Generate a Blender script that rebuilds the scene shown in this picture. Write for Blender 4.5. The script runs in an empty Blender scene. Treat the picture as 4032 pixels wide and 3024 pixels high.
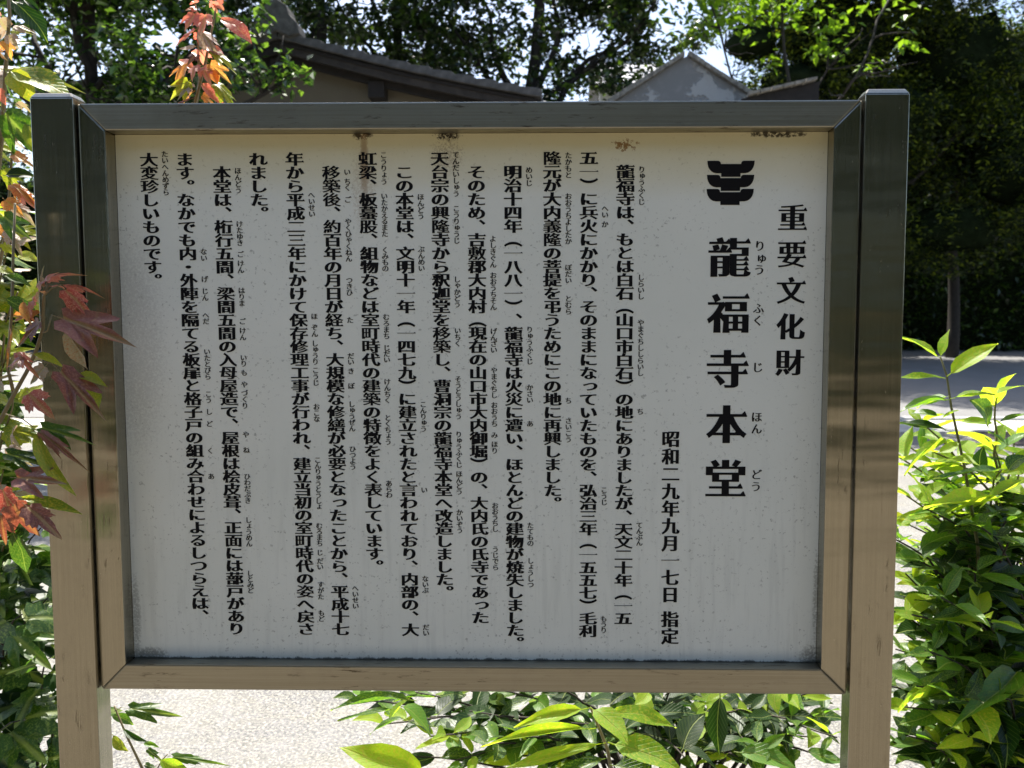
import bpy, bmesh, math, random
from mathutils import Vector, Matrix, noise, geometry
R = math.radians
random.seed(7)
S = bpy.context.scene
COL = S.collection

# ------------------------------------------------------------------ camera
CAM = Vector((0.1779, -1.4125, 1.5516))
F_PX, CX, YAW, PIT = 3089.0, 2179.0, 0.0165, -0.0687      # measured on the 4032 px wide photograph
cam = bpy.data.cameras.new('camera'); cam_o = bpy.data.objects.new('camera', cam); COL.objects.link(cam_o)
cam.sensor_width = 36; cam.lens = F_PX / 4032 * 36; cam.shift_x = -(CX - 2016) / 4032
cam.clip_start = 0.05; cam.clip_end = 2000
Mc = Matrix.Rotation(YAW, 3, 'Z') @ Matrix.Rotation(PIT, 3, 'X')
cam_o.matrix_world = Matrix.Translation(CAM) @ (Mc @ Matrix.Rotation(R(90), 3, 'X')).to_4x4()
cam.dof.use_dof = True; cam.dof.focus_distance = 1.43; cam.dof.aperture_fstop = 7.0; cam.dof.aperture_blades = 0
S.camera = cam_o

# ------------------------------------------------------------------ world, sun, exposure
SUN_EL, SUN_AZ = R(63), R(-24)       # azimuth measured from +Y (away from the camera) towards +X
w = bpy.data.worlds.new('World'); S.world = w; w.use_nodes = True
nt = w.node_tree; sky = nt.nodes.new('ShaderNodeTexSky'); sky.sky_type = 'NISHITA'; sky.sun_disc = False
sky.sun_elevation = SUN_EL; sky.sun_rotation = SUN_AZ; sky.dust_density = 2.5; sky.air_density = 1.0; sky.ozone_density = 1.0
bg = nt.nodes['Background']; bg.inputs['Strength'].default_value = 0.11
nt.links.new(sky.outputs[0], bg.inputs[0])
sl = bpy.data.lights.new('sun', 'SUN'); sl.energy = 5.0; sl.angle = R(0.53); sl.color = (1.0, 0.95, 0.87)
so = bpy.data.objects.new('sun', sl); COL.objects.link(so)
sd = Vector((math.sin(SUN_AZ) * math.cos(SUN_EL), math.cos(SUN_AZ) * math.cos(SUN_EL), math.sin(SUN_EL)))
so.rotation_euler = sd.to_track_quat('Z', 'Y').to_euler(); so.location = (0, 0, 30)
S.view_settings.view_transform = 'Standard'; S.view_settings.look = 'None'
S.view_settings.exposure = 1.4; S.view_settings.gamma = 1.0
S.render.engine = 'CYCLES'
S.cycles.use_denoising = True
S.cycles.max_bounces = 8; S.cycles.transparent_max_bounces = 8
try: S.cycles.sample_clamp_indirect = 6
except Exception: pass

# ------------------------------------------------------------------ helpers
def ray(px, py):
    return Mc @ Vector(((px - CX) / F_PX, 1.0, -(py - 1512) / F_PX))
def at(px, py, d):
    """the place at distance d (m, along the ground axis) seen at a spot of the photograph"""
    r = ray(px, py); return CAM + r * (d / r.y)
def lerp(a, b, t): return a + (b - a) * t
def sm(t): t = max(0, min(1, t)); return t * t * (3 - 2 * t)

def mesh(name, vs, fs, uvs=None, smooth=False):
    me = bpy.data.meshes.new(name); me.from_pydata([tuple(v) for v in vs], [], fs); me.update()
    if uvs:
        l = me.uv_layers.new(name='UVMap'); flat = []
        for f in me.polygons:
            for vi in f.vertices: flat += list(uvs[vi])
        l.data.foreach_set('uv', flat)
    if smooth: me.polygons.foreach_set('use_smooth', [True] * len(me.polygons))
    return me
def obj(name, me, mat=None, parent=None, mw=None):
    o = bpy.data.objects.new(name, me); COL.objects.link(o)
    if mat is not None:
        if len(me.materials) == 0: me.materials.append(mat)
        if me.materials[0] is not mat: o.material_slots[0].link = 'OBJECT'; o.material_slots[0].material = mat
    if parent is not None:
        o.parent = parent; o.matrix_parent_inverse = pinv(parent)
    if mw is not None: o.matrix_basis = mw
    return o
_pm = {}
def pinv(p): return _pm.get(p.name, Matrix.Identity(4))
def thing(name, label, cat, loc=(0, 0, 0), group=None):
    o = bpy.data.objects.new(name, None); COL.objects.link(o); o.location = loc; o.empty_display_size = .05
    o['label'] = label; o['category'] = cat
    if group: o['group'] = group
    _pm[o.name] = Matrix.Translation(-Vector(loc))
    return o
def tag(o, label, cat, group=None):
    o['label'] = label; o['category'] = cat
    if group: o['group'] = group
    return o
def struct(name, me, mat):
    o = obj(name, me, mat); o['kind'] = 'structure'; return o

class MB:
    """collects shapes into one mesh"""
    def __init__(s): s.v = []; s.f = []
    def add(s, vs, fs):
        b = len(s.v); s.v += [Vector(v) for v in vs]; s.f += [tuple(i + b for i in f) for f in fs]
    def box(s, x0, x1, y0, y1, z0, z1, jit=0):
        vs = [(x, y, z) for z in (z0, z1) for y in (y0, y1) for x in (x0, x1)]
        if jit: vs = [tuple(c + random.uniform(-jit, jit) for c in v) for v in vs]
        s.add(vs, [(0, 2, 3, 1), (4, 5, 7, 6), (0, 1, 5, 4), (2, 6, 7, 3), (0, 4, 6, 2), (1, 3, 7, 5)])
    def prism(s, poly, y0, y1):
        """poly: (x,z) outline pushed from y0 to y1"""
        n = len(poly)
        vs = [(p[0], y0, p[1]) for p in poly] + [(p[0], y1, p[1]) for p in poly]
        fs = [tuple(range(n)), tuple(range(2 * n - 1, n - 1, -1))] + [(i, i + n, (i + 1) % n + n, (i + 1) % n) for i in range(n)]
        s.add(vs, fs)
    def tube(s, pts, radii, n=6):
        rings = []; pts = [Vector(p) for p in pts]; b = len(s.v)
        up = Vector((0.13, 0.21, 1)).normalized()
        for i, p in enumerate(pts):
            t = (pts[min(i + 1, len(pts) - 1)] - pts[max(i - 1, 0)]).normalized()
            a = t.cross(up)
            if a.length < 1e-3: a = t.cross(Vector((1, 0, 0)))
            a.normalize(); c = t.cross(a)
            for k in range(n):
                th = 2 * math.pi * k / n
                s.v.append(p + (a * math.cos(th) + c * math.sin(th)) * radii[i])
        for i in range(len(pts) - 1):
            for k in range(n):
                k2 = (k + 1) % n
                s.f.append((b + i * n + k, b + i * n + k2, b + (i + 1) * n + k2, b + (i + 1) * n + k))
        s.f.append(tuple(b + (len(pts) - 1) * n + k for k in range(n)))
        s.f.append(tuple(b + k for k in reversed(range(n))))
    def build(s, name, mat, parent=None, smooth=False, bevel=0):
        me = mesh(name, s.v, s.f, smooth=smooth)
        bm = bmesh.new(); bm.from_mesh(me)
        bmesh.ops.recalc_face_normals(bm, faces=bm.faces)
        if bevel:
            bmesh.ops.bevel(bm, geom=list(bm.edges), offset=bevel, segments=2, profile=.6, affect='EDGES')
        bm.to_mesh(me); bm.free()
        return obj(name, me, mat, parent)

# ---- materials
class N:
    def __init__(s, name):
        s.m = bpy.data.materials.new(name); s.m.use_nodes = True; s.t = s.m.node_tree
        s.t.nodes.clear(); s.out = s.n('OutputMaterial')
    def n(s, typ, **kw):
        x = s.t.nodes.new('ShaderNode' + typ)
        for k, v in kw.items(): setattr(x, k, v)
        return x
    def l(s, a, b): s.t.links.new(a, b)
    def put(s, sock, v):
        if isinstance(v, bpy.types.NodeSocket): s.l(v, sock)
        elif isinstance(v, (tuple, list)) and len(v) == 3 and sock.type == 'RGBA': sock.default_value = (*v, 1)
        else: sock.default_value = v
    def math(s, op, a, b=None, c=None, clamp=False):
        x = s.n('Math', operation=op, use_clamp=clamp)
        for i, v in enumerate((a, b, c)):
            if v is not None: s.put(x.inputs[i], v)
        return x.outputs[0]
    def ss(s, v, lo, hi):
        x = s.n('MapRange', interpolation_type='SMOOTHSTEP'); s.put(x.inputs[0], v)
        x.inputs[1].default_value = lo; x.inputs[2].default_value = hi; return x.outputs[0]
    def coord(s, kind='Object'): return s.n('TexCoord').outputs[kind]
    def mapping(s, v, scale=(1, 1, 1), loc=(0, 0, 0)):
        x = s.n('Mapping'); s.l(v, x.inputs[0]); x.inputs['Scale'].default_value = scale; x.inputs['Location'].default_value = loc
        return x.outputs[0]
    def noise(s, v, scale=5, detail=3, rough=.5, col=False):
        x = s.n('TexNoise'); s.l(v, x.inputs['Vector']); x.inputs['Scale'].default_value = scale
        x.inputs['Detail'].default_value = detail; x.inputs['Roughness'].default_value = rough
        return x.outputs['Color' if col else 'Fac']
    def mix(s, f, a, b, blend='MIX'):
        x = s.n('Mix', data_type='RGBA', blend_type=blend)
        s.put(x.inputs[0], f); s.put(x.inputs[6], a); s.put(x.inputs[7], b); return x.outputs[2]
    def ramp(s, f, stops):
        x = s.n('ValToRGB'); s.l(f, x.inputs[0]); e = x.color_ramp.elements
        while len(e) < len(stops): e.new(.5)
        for el, (p, c) in zip(e, stops): el.position = p; el.color = (*c, 1)
        return x.outputs[0]
    def bump(s, h, dist=.01, strength=1.0):
        x = s.n('Bump'); s.l(h, x.inputs['Height']); x.inputs['Distance'].default_value = dist
        x.inputs['Strength'].default_value = strength; return x.outputs[0]
    def bsdf(s, color, rough=.5, metal=0, spec=.5, normal=None, **kw):
        x = s.n('BsdfPrincipled'); s.put(x.inputs['Base Color'], color); s.put(x.inputs['Roughness'], rough)
        s.put(x.inputs['Metallic'], metal); s.put(x.inputs['Specular IOR Level'], spec)
        if normal is not None: s.l(normal, x.inputs['Normal'])
        for k, v in kw.items(): s.put(x.inputs[k], v)
        return x.outputs[0]
    def done(s, sh): s.l(sh, s.out.inputs[0]); return s.m
    def sep(s, v):
        x = s.n('SeparateXYZ'); s.l(v, x.inputs[0]); return x.outputs

def simple(name, col, rough=.7, var=.25, scale=6, metal=0, bump=0, bscale=40, spec=.4):
    k = N(name); c = k.coord(); f = k.noise(c, scale, 5, .6)
    col2 = tuple(x * (1 - var) for x in col); col3 = tuple(min(1, x * (1 + var)) for x in col)
    nm = k.bump(k.noise(c, bscale, 4), bump) if bump else None
    return k.done(k.bsdf(k.ramp(f, [(.3, col2), (.7, col3)]), rough, metal, spec, nm))

def leaf_mat(name, stops, trans=.45, rough=.38, tint=(1.25, 1.15, .55), blotch=None, island=False, veins=True, spec=.5, gain=1.0):
    k = N(name)
    isl = k.n('NewGeometry').outputs['Random Per Island']
    rnd = isl if island else k.math('FRACT', k.math('ADD', isl, k.n('ObjectInfo').outputs['Random']))
    col = k.ramp(rnd, stops)
    if not island:
        c = k.coord(); nz = k.noise(c, 38, 4, .6)
        col = k.mix(k.math('MULTIPLY', k.ss(nz, .35, .7), .45), col, (0.6, 0.6, 0.5), 'MULTIPLY')
        if blotch is not None:
            nb = k.noise(k.mapping(c, loc=(3, 1, 2)), 26, 5, .65)
            col = k.mix(k.ss(nb, .48, .62), col, blotch)
    nm = None
    if veins and not island:
        uv = k.sep(k.coord('UV'))
        side = k.math('ABSOLUTE', k.math('SUBTRACT', uv[0], .5))
        wv = k.math('SUBTRACT', k.math('MULTIPLY', uv[1], 9.0), k.math('MULTIPLY', side, 7.0))
        tri = k.math('PINGPONG', wv, .5)
        v1 = k.math('SUBTRACT', 1.0, k.ss(tri, .0, .10))
        v2 = k.math('SUBTRACT', 1.0, k.ss(side, .006, .03))
        vein = k.math('MAXIMUM', k.math('MULTIPLY', v1, .35), v2)
        col = k.mix(k.math('MULTIPLY', vein, .45), col, (.34, .38, .14))
        h = k.math('SUBTRACT', 0.0, vein)
        nm = k.bump(h, .0016, .8)
    p = k.bsdf(col, rough, 0, spec, nm)
    tr = k.n('BsdfTranslucent'); k.l(k.mix(1.0, col, tuple(t * gain for t in tint), 'MULTIPLY'), tr.inputs[0])
    mx = k.n('MixShader'); mx.inputs[0].default_value = trans; k.l(p, mx.inputs[1]); k.l(tr.outputs[0], mx.inputs[2])
    return k.done(mx.outputs[0])

# ------------------------------------------------------------------ ground and road
def ground_z(y):
    d = y - CAM.y
    return 0.0 if d < 13.8 else min(3.0, (d - 13.8) * .046)
def strip(x0, x1, ys, dz=0, nx=2):
    vs = []; fs = []
    for y in ys:
        for i in range(nx): vs.append((lerp(x0, x1, i / (nx - 1)), y, ground_z(y) + dz))
    for j in range(len(ys) - 1):
        for i in range(nx - 1): a = j * nx + i; fs.append((a, a + 1, a + nx + 1, a + nx))
    return vs, fs
k = N('packed_earth'); c = k.coord()
g = k.noise(c, 3, 6, .65); g2 = k.noise(c, 160, 3, .7)
col = k.mix(k.ss(g2, .35, .65), k.ramp(g, [(.3, (.130, .110, .082)), (.7, (.215, .182, .135))]), (.13, .11, .08))
m_earth = k.done(k.bsdf(col, .9, 0, .2, k.bump(g2, .01)))
k = N('worn_pavement'); c = k.coord()
a1 = k.noise(c, 2.2, 5, .6); a2 = k.noise(c, 75, 4, .75); a3 = k.noise(c, 14, 5, .7)
base = k.ramp(a1, [(.3, (.135, .132, .122)), (.55, (.19, .183, .158)), (.75, (.26, .248, .205))])
a4 = k.noise(c, 1.3, 4, .6)
col = k.mix(k.ss(a3, .45, .60), base, (.215, .21, .20))
col = k.mix(k.math('MULTIPLY', k.ss(k.noise(k.mapping(c, (.5, 1.3, 1), (2, 2, 0)), 1.6, 5, .65), .47, .60), .6), col, (.17, .17, .172))
col = k.mix(k.ss(a2, .50, .58), col, (.34, .325, .275))
gr_ = k.ss(k.noise(k.mapping(c, loc=(5, 2, 0)), 80, 3, .75), .49, .58)
col = k.mix(k.math('MULTIPLY', gr_, k.math('ADD', k.math('MULTIPLY', k.ss(a4, .38, .60), .6), .35)), col, (.075, .075, .08))
m_pave = k.done(k.bsdf(col, .85, 0, .3, k.bump(a2, .006)))
k = N('road_asphalt'); c = k.coord(); a2 = k.noise(c, 60, 4, .75)
col = k.mix(k.ss(a2, .4, .65), k.ramp(k.noise(c, .8, 5, .6), [(.3, (.145, .143, .138)), (.7, (.20, .197, .188))]), (.2, .2, .2))
m_asph = k.done(k.bsdf(col, .85, 0, .3, k.bump(a2, .008)))
m_conc = simple('gutter_concrete', (.46, .45, .41), .85, .2, 3, bump=.003)
ys_all = [-60, -20, 12.38, 13, 14, 16, 20, 26, 34, 45, 60, 79, 140, 400]
vs, fs = strip(-300, 300, ys_all, -.006); struct('ground', mesh('ground', vs, fs), m_earth)
vs, fs = strip(-40, 40, [-0.35, 3, 8, 10.55], 0); struct('pavement', mesh('pavement', vs, fs), m_pave)
vs, fs = strip(-40, 40, [10.55, 12.1], .002); struct('gutter', mesh('gutter', vs, fs), m_conc)
vs, fs = strip(-60, 60, [12.3, 12.388, 14, 18, 22, 27, 30], .004); struct('road', mesh('road', vs, fs), m_asph)
m_kerb = simple('kerb_concrete', (.50, .49, .45), .8, .15, 2.5, bump=.004)
kerb = struct('kerb', mesh('kerb', [(-40, 12.1, -.05), (40, 12.1, -.05), (40, 12.3, -.05), (-40, 12.3, -.05)], [(0, 1, 2, 3)]), m_kerb)
mb = MB(); mb.box(-.296, .296, -.095, .095, -.04, .05); kb = mb.build('kerb_stone', m_kerb, kerb, bevel=.012)
kb.location = (0, 12.2, 0)
for i in range(-14, 22):
    if i == 0: continue
    o = kb.copy(); COL.objects.link(o); o.parent = kerb
    o.location = (i * .6, 12.2 + random.uniform(-.006, .006), random.uniform(-.004, .004))
# drain grate let into the gutter
m_iron = simple('grate_iron', (.17, .14, .125), .6, .3, 8, metal=.5)
gx0 = at(3905, 1735, 11.2).x
gr = thing('drain_grate', 'rusty brown drain grate set in the pale gutter beyond the shrub', 'drain grate', (gx0 + .5, 10.6, 0))
mb = MB(); x0, x1, y0, y1 = gx0, gx0 + 1.0, 9.15, 10.5
for (a, b, c_, d) in ((x0, x1, y0, y0 + .04), (x0, x1, y1 - .04, y1), (x0, x0 + .04, y0 + .04, y1 - .04), (x1 - .04, x1, y0 + .04, y1 - .04)):
    mb.box(a, b, c_, d, .001, .022)
mb.build('frame', m_iron, gr)
mb = MB(); mb.box(x0 + .04, x1 - .04, y0 + .04, y1 - .04, .001, .004); mb.build('shade_sheet', simple('drain_shade', (.03, .03, .03), .9), gr)  # flat dark sheet standing in for the shaded hollow under the bars
mb = MB(); mb.box(x0 + .04, x1 - .04, 0, .018, .006, .020); bar0 = mb.build('bar', m_iron, gr)
nb = 26
for i in range(nb):
    o = bar0 if i == 0 else bar0.copy()
    if i: COL.objects.link(o); o.parent = gr
    o.matrix_parent_inverse = pinv(gr)
    o.location = (0, y0 + .06 + i * (y1 - y0 - .13) / nb, 0)

# ------------------------------------------------------------------ buildings
m_wall = simple('clay_plaster', (.12, .104, .074), .9, .12, 1.2, bump=.004, bscale=30)
m_wood = simple('weathered_wood', (.016, .013, .011), .8, .4, 9, bump=.004)
m_woodl = simple('grey_barge_wood', (.034, .028, .023), .8, .45, 7, bump=.004)
m_tile = simple('grey_roof_tile', (.075, .072, .068), .7, .45, 7, bump=.004)
m_ridge = simple('lichened_ridge_tile', (.09, .086, .077), .8, .5, 9, bump=.008)
D = 11.6
apex = at(1098, 160, D); eave = at(2125, 392, D)
H0 = apex.z; HX = apex.x; half = eave.x - apex.x; drop = apex.z - eave.z
Y0 = CAM.y + D
house = thing('plaster_house', 'old tan plaster house gable with dark wooden eaves and tiled roof behind the sign', 'house', (HX, Y0 + 3, 0))
def slope(x, off=0):      # roof underside line: slight concave sag
    t = abs(x - HX) / half
    return H0 - drop * t - .05 * math.sin(math.pi * min(t, 1)) + off
mb = MB()
wy = Y0 + .36
hw = half - .62
pts = [(HX - hw, 0), (HX + hw, 0)] + [(HX + hw * (1 - 2 * i / 16), slope(HX + hw * (1 - 2 * i / 16), -.06)) for i in range(17)]
mb.prism(pts, wy, wy + 6); mb.build('wall', m_wall, house)
# barge boards
for sgn in (-1, 1):
    mb = MB(); xs = [HX + sgn * (half - .03) * i / 14 for i in range(15)]
    top = [(x, slope(x, -.03)) for x in xs]; bot = [(x, slope(x, -.15)) for x in xs]
    mb.prism(top + bot[::-1], Y0 + .02, Y0 + .09); mb.build('barge_board', m_woodl if sgn > 0 else m_wood, house)
    mb = MB(); bot2 = [(x, slope(x, -.24)) for x in xs]; bot1 = [(x, slope(x, -.10)) for x in xs]
    mb.prism(bot1 + bot2[::-1], Y0 + .16, Y0 + .22); mb.build('barge_board', m_wood, house)
    # soffit planks and roof deck
    mb = MB(); deck = [(x, slope(x, 0)) for x in xs]; dk2 = [(x, slope(x, -.045)) for x in xs]
    mb.prism(deck + dk2[::-1], Y0, Y0 + 7.2); mb.build('roof_deck', m_wood, house)
for (px, py) in ((1110, 175), (1490, 275), (1880, 385)):
    p = at(px, py, D + .3); mb = MB(); zt = slope(p.x, -.16)
    mb.box(p.x - .12, p.x + .12, Y0 + .12, wy + .05, zt - .26, zt - .02); mb.build('purlin_end', m_wood, house, bevel=.008)
# verge tiles: stepped courses running down both slopes
tl = MB(); tl.prism([(0, 0), (.50, -.01), (.50, .085), (.40, .115), (.1, .105), (0, .09)], 0, .34)
tile0 = tl.build('roof_tile', m_tile, house, bevel=.01); first = True
roof_c = 0
for sgn in (-1, 1):
    nrow = 12
    for i in range(nrow):
        xa = HX + sgn * half * (i / nrow); xb = HX + sgn * half * ((i + 1) / nrow)
        za, zb = slope(xa), slope(xb); L = math.hypot(xb - xa, zb - za); ang = math.atan2(zb - za, abs(xb - xa))
        for j in range(11):
            yy = Y0 - .06 + j * .345
            o = tile0 if first else tile0.copy()
            if not first: COL.objects.link(o); o.parent = house
            first = False; o.matrix_parent_inverse = pinv(house)
            rot = Matrix.Rotation(-ang, 4, 'Y') if sgn > 0 else Matrix.Scale(-1, 4, (1, 0, 0)) @ Matrix.Rotation(-ang, 4, 'Y')
            # tiles lap: each course tilted a little
            tilt = Matrix.Rotation(R(-3.0) + random.uniform(-.01, .01), 4, 'Y')
            o.matrix_basis = Matrix.Translation((xa, yy, lerp(za, zb, 0) + .018)) @ rot @ tilt @ Matrix.Diagonal((L / .47, 1, 1, 1))
# ridge and its end ornament
mb = MB(); mb.box(HX - .17, HX + .17, Y0 + .25, Y0 + 7.2, H0 + .05, H0 + .20); mb.build('ridge', m_ridge, house, bevel=.03)
mb = MB(); mb.tube([(HX, Y0 + .2, H0 + .30), (HX, Y0 + 7.2, H0 + .30)], [.12, .12], 10); mb.build('ridge_cap', m_ridge, house, smooth=True)
mb = MB(); prof = [(-.34, .06), (-.30, .22), (-.19, .33), (-.15, .46), (0, .56), (.15, .46), (.19, .33), (.30, .22), (.34, .06), (.18, .02), (0, .10), (-.18, .02)]
mb.prism([(HX + a, H0 + b) for a, b in prof], Y0 - .12, Y0 + .24); mb.build('ridge_ornament', m_ridge, house, bevel=.02)
# gutter outlet at the right eave
mb = MB(); e = at(2128, 398, D)
mb.tube([(e.x + .05, Y0 + .05, e.z - .05), (e.x + .05, Y0 + 7, e.z - .05)], [.07, .07], 10)
mb.tube([(e.x + .05, Y0 + .2, e.z - .05), (e.x + .05, Y0 + .2, .3)], [.035, .035], 8)
mb.build('gutter_pipe', simple('pale_gutter', (.5, .5, .48), .5, .1), house, smooth=True)

# white storehouse gable with patches of lost plaster
D2 = 14.6; Y2 = CAM.y + D2
ap = at(2702, 222, D2); lf = at(2415, 405, D2); sl2 = (ap.z - lf.z) / (ap.x - lf.x)
k = N('patched_white_plaster'); c = k.coord()
pn = k.noise(k.mapping(c, loc=(1.3, 0, .55)), 1.3, 5, .6)
col = k.mix(k.ss(pn, .49, .54), (.36, .36, .35), (.20, .20, .195))
col = k.mix(k.math('MULTIPLY', k.ss(k.noise(c, 6, 6, .7), .5, .75), .5), col, (.3, .29, .28))
m_patch = k.done(k.bsdf(col, .9, 0, .2, k.bump(k.math('MULTIPLY', k.ss(pn, .50, .52), -1), .02)))
store = thing('storehouse', 'white plaster storehouse gable with grey patches where plaster fell', 'storehouse', (ap.x, Y2 + 2, 0))
hw2 = 1.28
mb = MB(); mb.prism([(ap.x - hw2, 0), (ap.x + hw2, 0), (ap.x + hw2, ap.z - sl2 * hw2), (ap.x, ap.z), (ap.x - hw2, ap.z - sl2 * hw2)], Y2, Y2 + 4.5)
mb.build('wall', m_patch, store)
m_cope = simple('pale_coping', (.22, .205, .175), .9, .5, 10, bump=.02, bscale=14)
for sgn in (-1, 1):
    for i in range(9):
        xa = ap.x + sgn * (.04 + i * .29); xb = xa + sgn * .285; za = ap.z - sl2 * abs(xa - ap.x); zb = ap.z - sl2 * abs(xb - ap.x)
        j = random.uniform(-.006, .012)
        mb = MB(); mb.prism([(xa, za + .004), (xb, zb + .004), (xb, zb + .095 + j), (xa, za + .10 + j)], Y2 - .10, Y2 + 4.6)
        mb.build('coping_tile', m_cope, store, bevel=.012)

# low annex roof right of the storehouse: only its pale ridge line shows
D3 = 13.2; Y3 = CAM.y + D3
pa, pb = at(2950, 362, D3), at(3222, 300, D3)
annex = thing('annex', 'dark annex roof with thin pale ridge tiles beside the storehouse', 'outbuilding', (pa.x, Y3 + 1, 0))
mb = MB(); s3 = (pb.z - pa.z) / (pb.x - pa.x); xe = pb.x + .05
mb.prism([(pa.x - .1, 0), (xe, 0), (xe, pa.z + s3 * (xe - pa.x) - .06), (pa.x - .1, pa.z - s3 * .1 - .06)], Y3 + .1, Y3 + 2.2)
mb.build('wall', m_wood, annex)
for i in range(6):
    xa = pa.x + i * (pb.x - pa.x) / 6.0; xb = xa + (pb.x - pa.x) / 6.0 - .01
    za = pa.z + s3 * (xa - pa.x); zb = pa.z + s3 * (xb - pa.x)
    mb = MB(); mb.prism([(xa, za - .05), (xb, zb - .04), (xb, zb + .0), (xa, za + .01)], Y3, Y3 + 2.3); mb.build('ridge_tile', m_cope, annex, bevel=.008)

# houses far off, their pale roofs show between the leaves
m_far = simple('far_wall', (.55, .53, .48), .8, .1, 1)
m_froof = simple('far_pale_tile', (.42, .43, .45), .6, .12, 3)
def far_house(px0, px1, py, d, label, rows=9):
    a, b = at(px0, py, d), at(px1, py, d); y = CAM.y + d
    h = thing('distant_house', label, 'house', ((a.x + b.x) / 2, y + 3, ground_z(y)), 'houses far behind the trees')
    mb = MB(); mb.box(a.x + .4, b.x - .4, y + 1.2, y + 6.5, ground_z(y) - .1, a.z - 1.45); mb.build('wall', m_far, h)
    for i in range(rows):
        t0, t1 = i / rows, (i + 1) / rows + .03
        mb = MB(); y0_, y1_ = y + 3.2 * t0, y + 3.2 * t1; z0_, z1_ = a.z - 1.5 + 1.9 * t0, a.z - 1.5 + 1.9 * t1
        mb.add([(a.x, y0_, z0_), (b.x, y0_, z0_), (b.x, y1_, z1_ - .04), (a.x, y1_, z1_ - .04), (a.x, y0_, z0_ + .08), (b.x, y0_, z0_ + .08), (b.x, y1_, z1_ + .04), (a.x, y1_, z1_ + .04)],
               [(0, 1, 2, 3), (4, 7, 6, 5), (0, 4, 5, 1), (1, 5, 6, 2), (2, 6, 7, 3), (3, 7, 4, 0)])
        mb.build('tile_course', m_froof, h)
    mb = MB(); mb.add([(a.x, y + 3.2, a.z + .38), (b.x, y + 3.2, a.z + .38), (b.x, y + 6.8, a.z - 1.5), (a.x, y + 6.8, a.z - 1.5)], [(0, 1, 2, 3)]); mb.build('rear_roof', m_froof, h)
    mb = MB(); mb.box(a.x, b.x, y + 3.1, y + 3.35, a.z + .38, a.z + .62); mb.build('ridge', m_froof, h, bevel=.03)
far_house(2330, 2640, 190, 34, 'distant house with pale grey tiled roof glimpsed left of the storehouse peak')
far_house(1700, 2080, 330, 42, 'distant house with pale roof glimpsed above the end of the tan house roof')

# ------------------------------------------------------------------ trees behind
m_core = simple('dark_shade_core', (.012, .018, .008), .95, .4, 5, spec=.0)  # solid dark cores: the deep shade inside crowns and hedges as a colour
def leaf_cloud(pts, size, jitter=.35, aspect=.55, droop=.3, folded=True, seedv=1):
    """every leaf a small folded kite of its own"""
    rr = random.Random(seedv); vs = []; fs = []
    for p in pts:
        L = size * rr.uniform(1 - jitter, 1 + jitter); W = L * aspect * .5
        th = rr.uniform(0, 2 * math.pi); el = rr.gauss(-droop, .45)
        d = Vector((math.cos(th) * math.cos(el), math.sin(th) * math.cos(el), math.sin(el)))
        s = d.cross(Vector((0, 0, 1)));
        if s.length < 1e-3: s = Vector((1, 0, 0))
        s.normalize(); roll = rr.gauss(0, .6); nrm = s.cross(d); s = s * math.cos(roll) + nrm * math.sin(roll); nrm = s.cross(d)
        b = len(vs); up = nrm * (W * .35)
        vs += [p, p + d * L * .42 + s * W - up * 0 + up, p + d * L, p + d * L * .42 - s * W + up, p + d * L * .5]
        fs += [(b, b + 1, b + 4), (b + 1, b + 2, b + 4), (b + 4, b + 2, b + 3), (b, b + 4, b + 3)]
    return mesh('crown', vs, fs)
def blob_points(blobs, n, rr, thresh=.0, nscale=.9, shell=.35):
    """points inside ellipsoids, thinned by a noise field so that the crown has clumps and gaps"""
    out = []; tot = sum(b[3] * b[4] * b[5] for b in blobs); tries = 0
    while len(out) < n and tries < n * 30:
        tries += 1
        r = rr.random() * tot; 
        for b in blobs:
            r -= b[3] * b[4] * b[5]
            if r <= 0: break
        u = Vector((rr.gauss(0, 1), rr.gauss(0, 1), rr.gauss(0, 1))).normalized() * (rr.uniform(shell, 1) ** .5)
        p = Vector((b[0] + u.x * b[3], b[1] + u.y * b[4], b[2] + u.z * b[5]))
        if noise.noise(p * nscale) + .5 * noise.noise(p * nscale * 2.7) < thresh: continue
        out.append(p)
    return out
def limb(mb, a, b, r0, r1, rr, n=7, wob=.08, seg=7):
    a = Vector(a); b = Vector(b); L = (b - a).length; pts = []; rad = []
    off = Vector((rr.uniform(-10, 10), rr.uniform(-10, 10), 0))
    for i in range(seg + 1):
        t = i / seg; p = a.lerp(b, t) + noise.noise_vector(a + off + Vector((t * 2.3, 0, 0))) * (wob * L * math.sin(math.pi * t) * 2)
        pts.append(p); rad.append(lerp(r0, r1, t ** .8))
    mb.tube(pts, rad, n); return pts
m_bark = simple('dark_bark', (.030, .025, .020), .9, .4, 14, bump=.01)
m_barkp = simple('pale_bark', (.20, .17, .14), .9, .3, 14, bump=.008)
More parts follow.
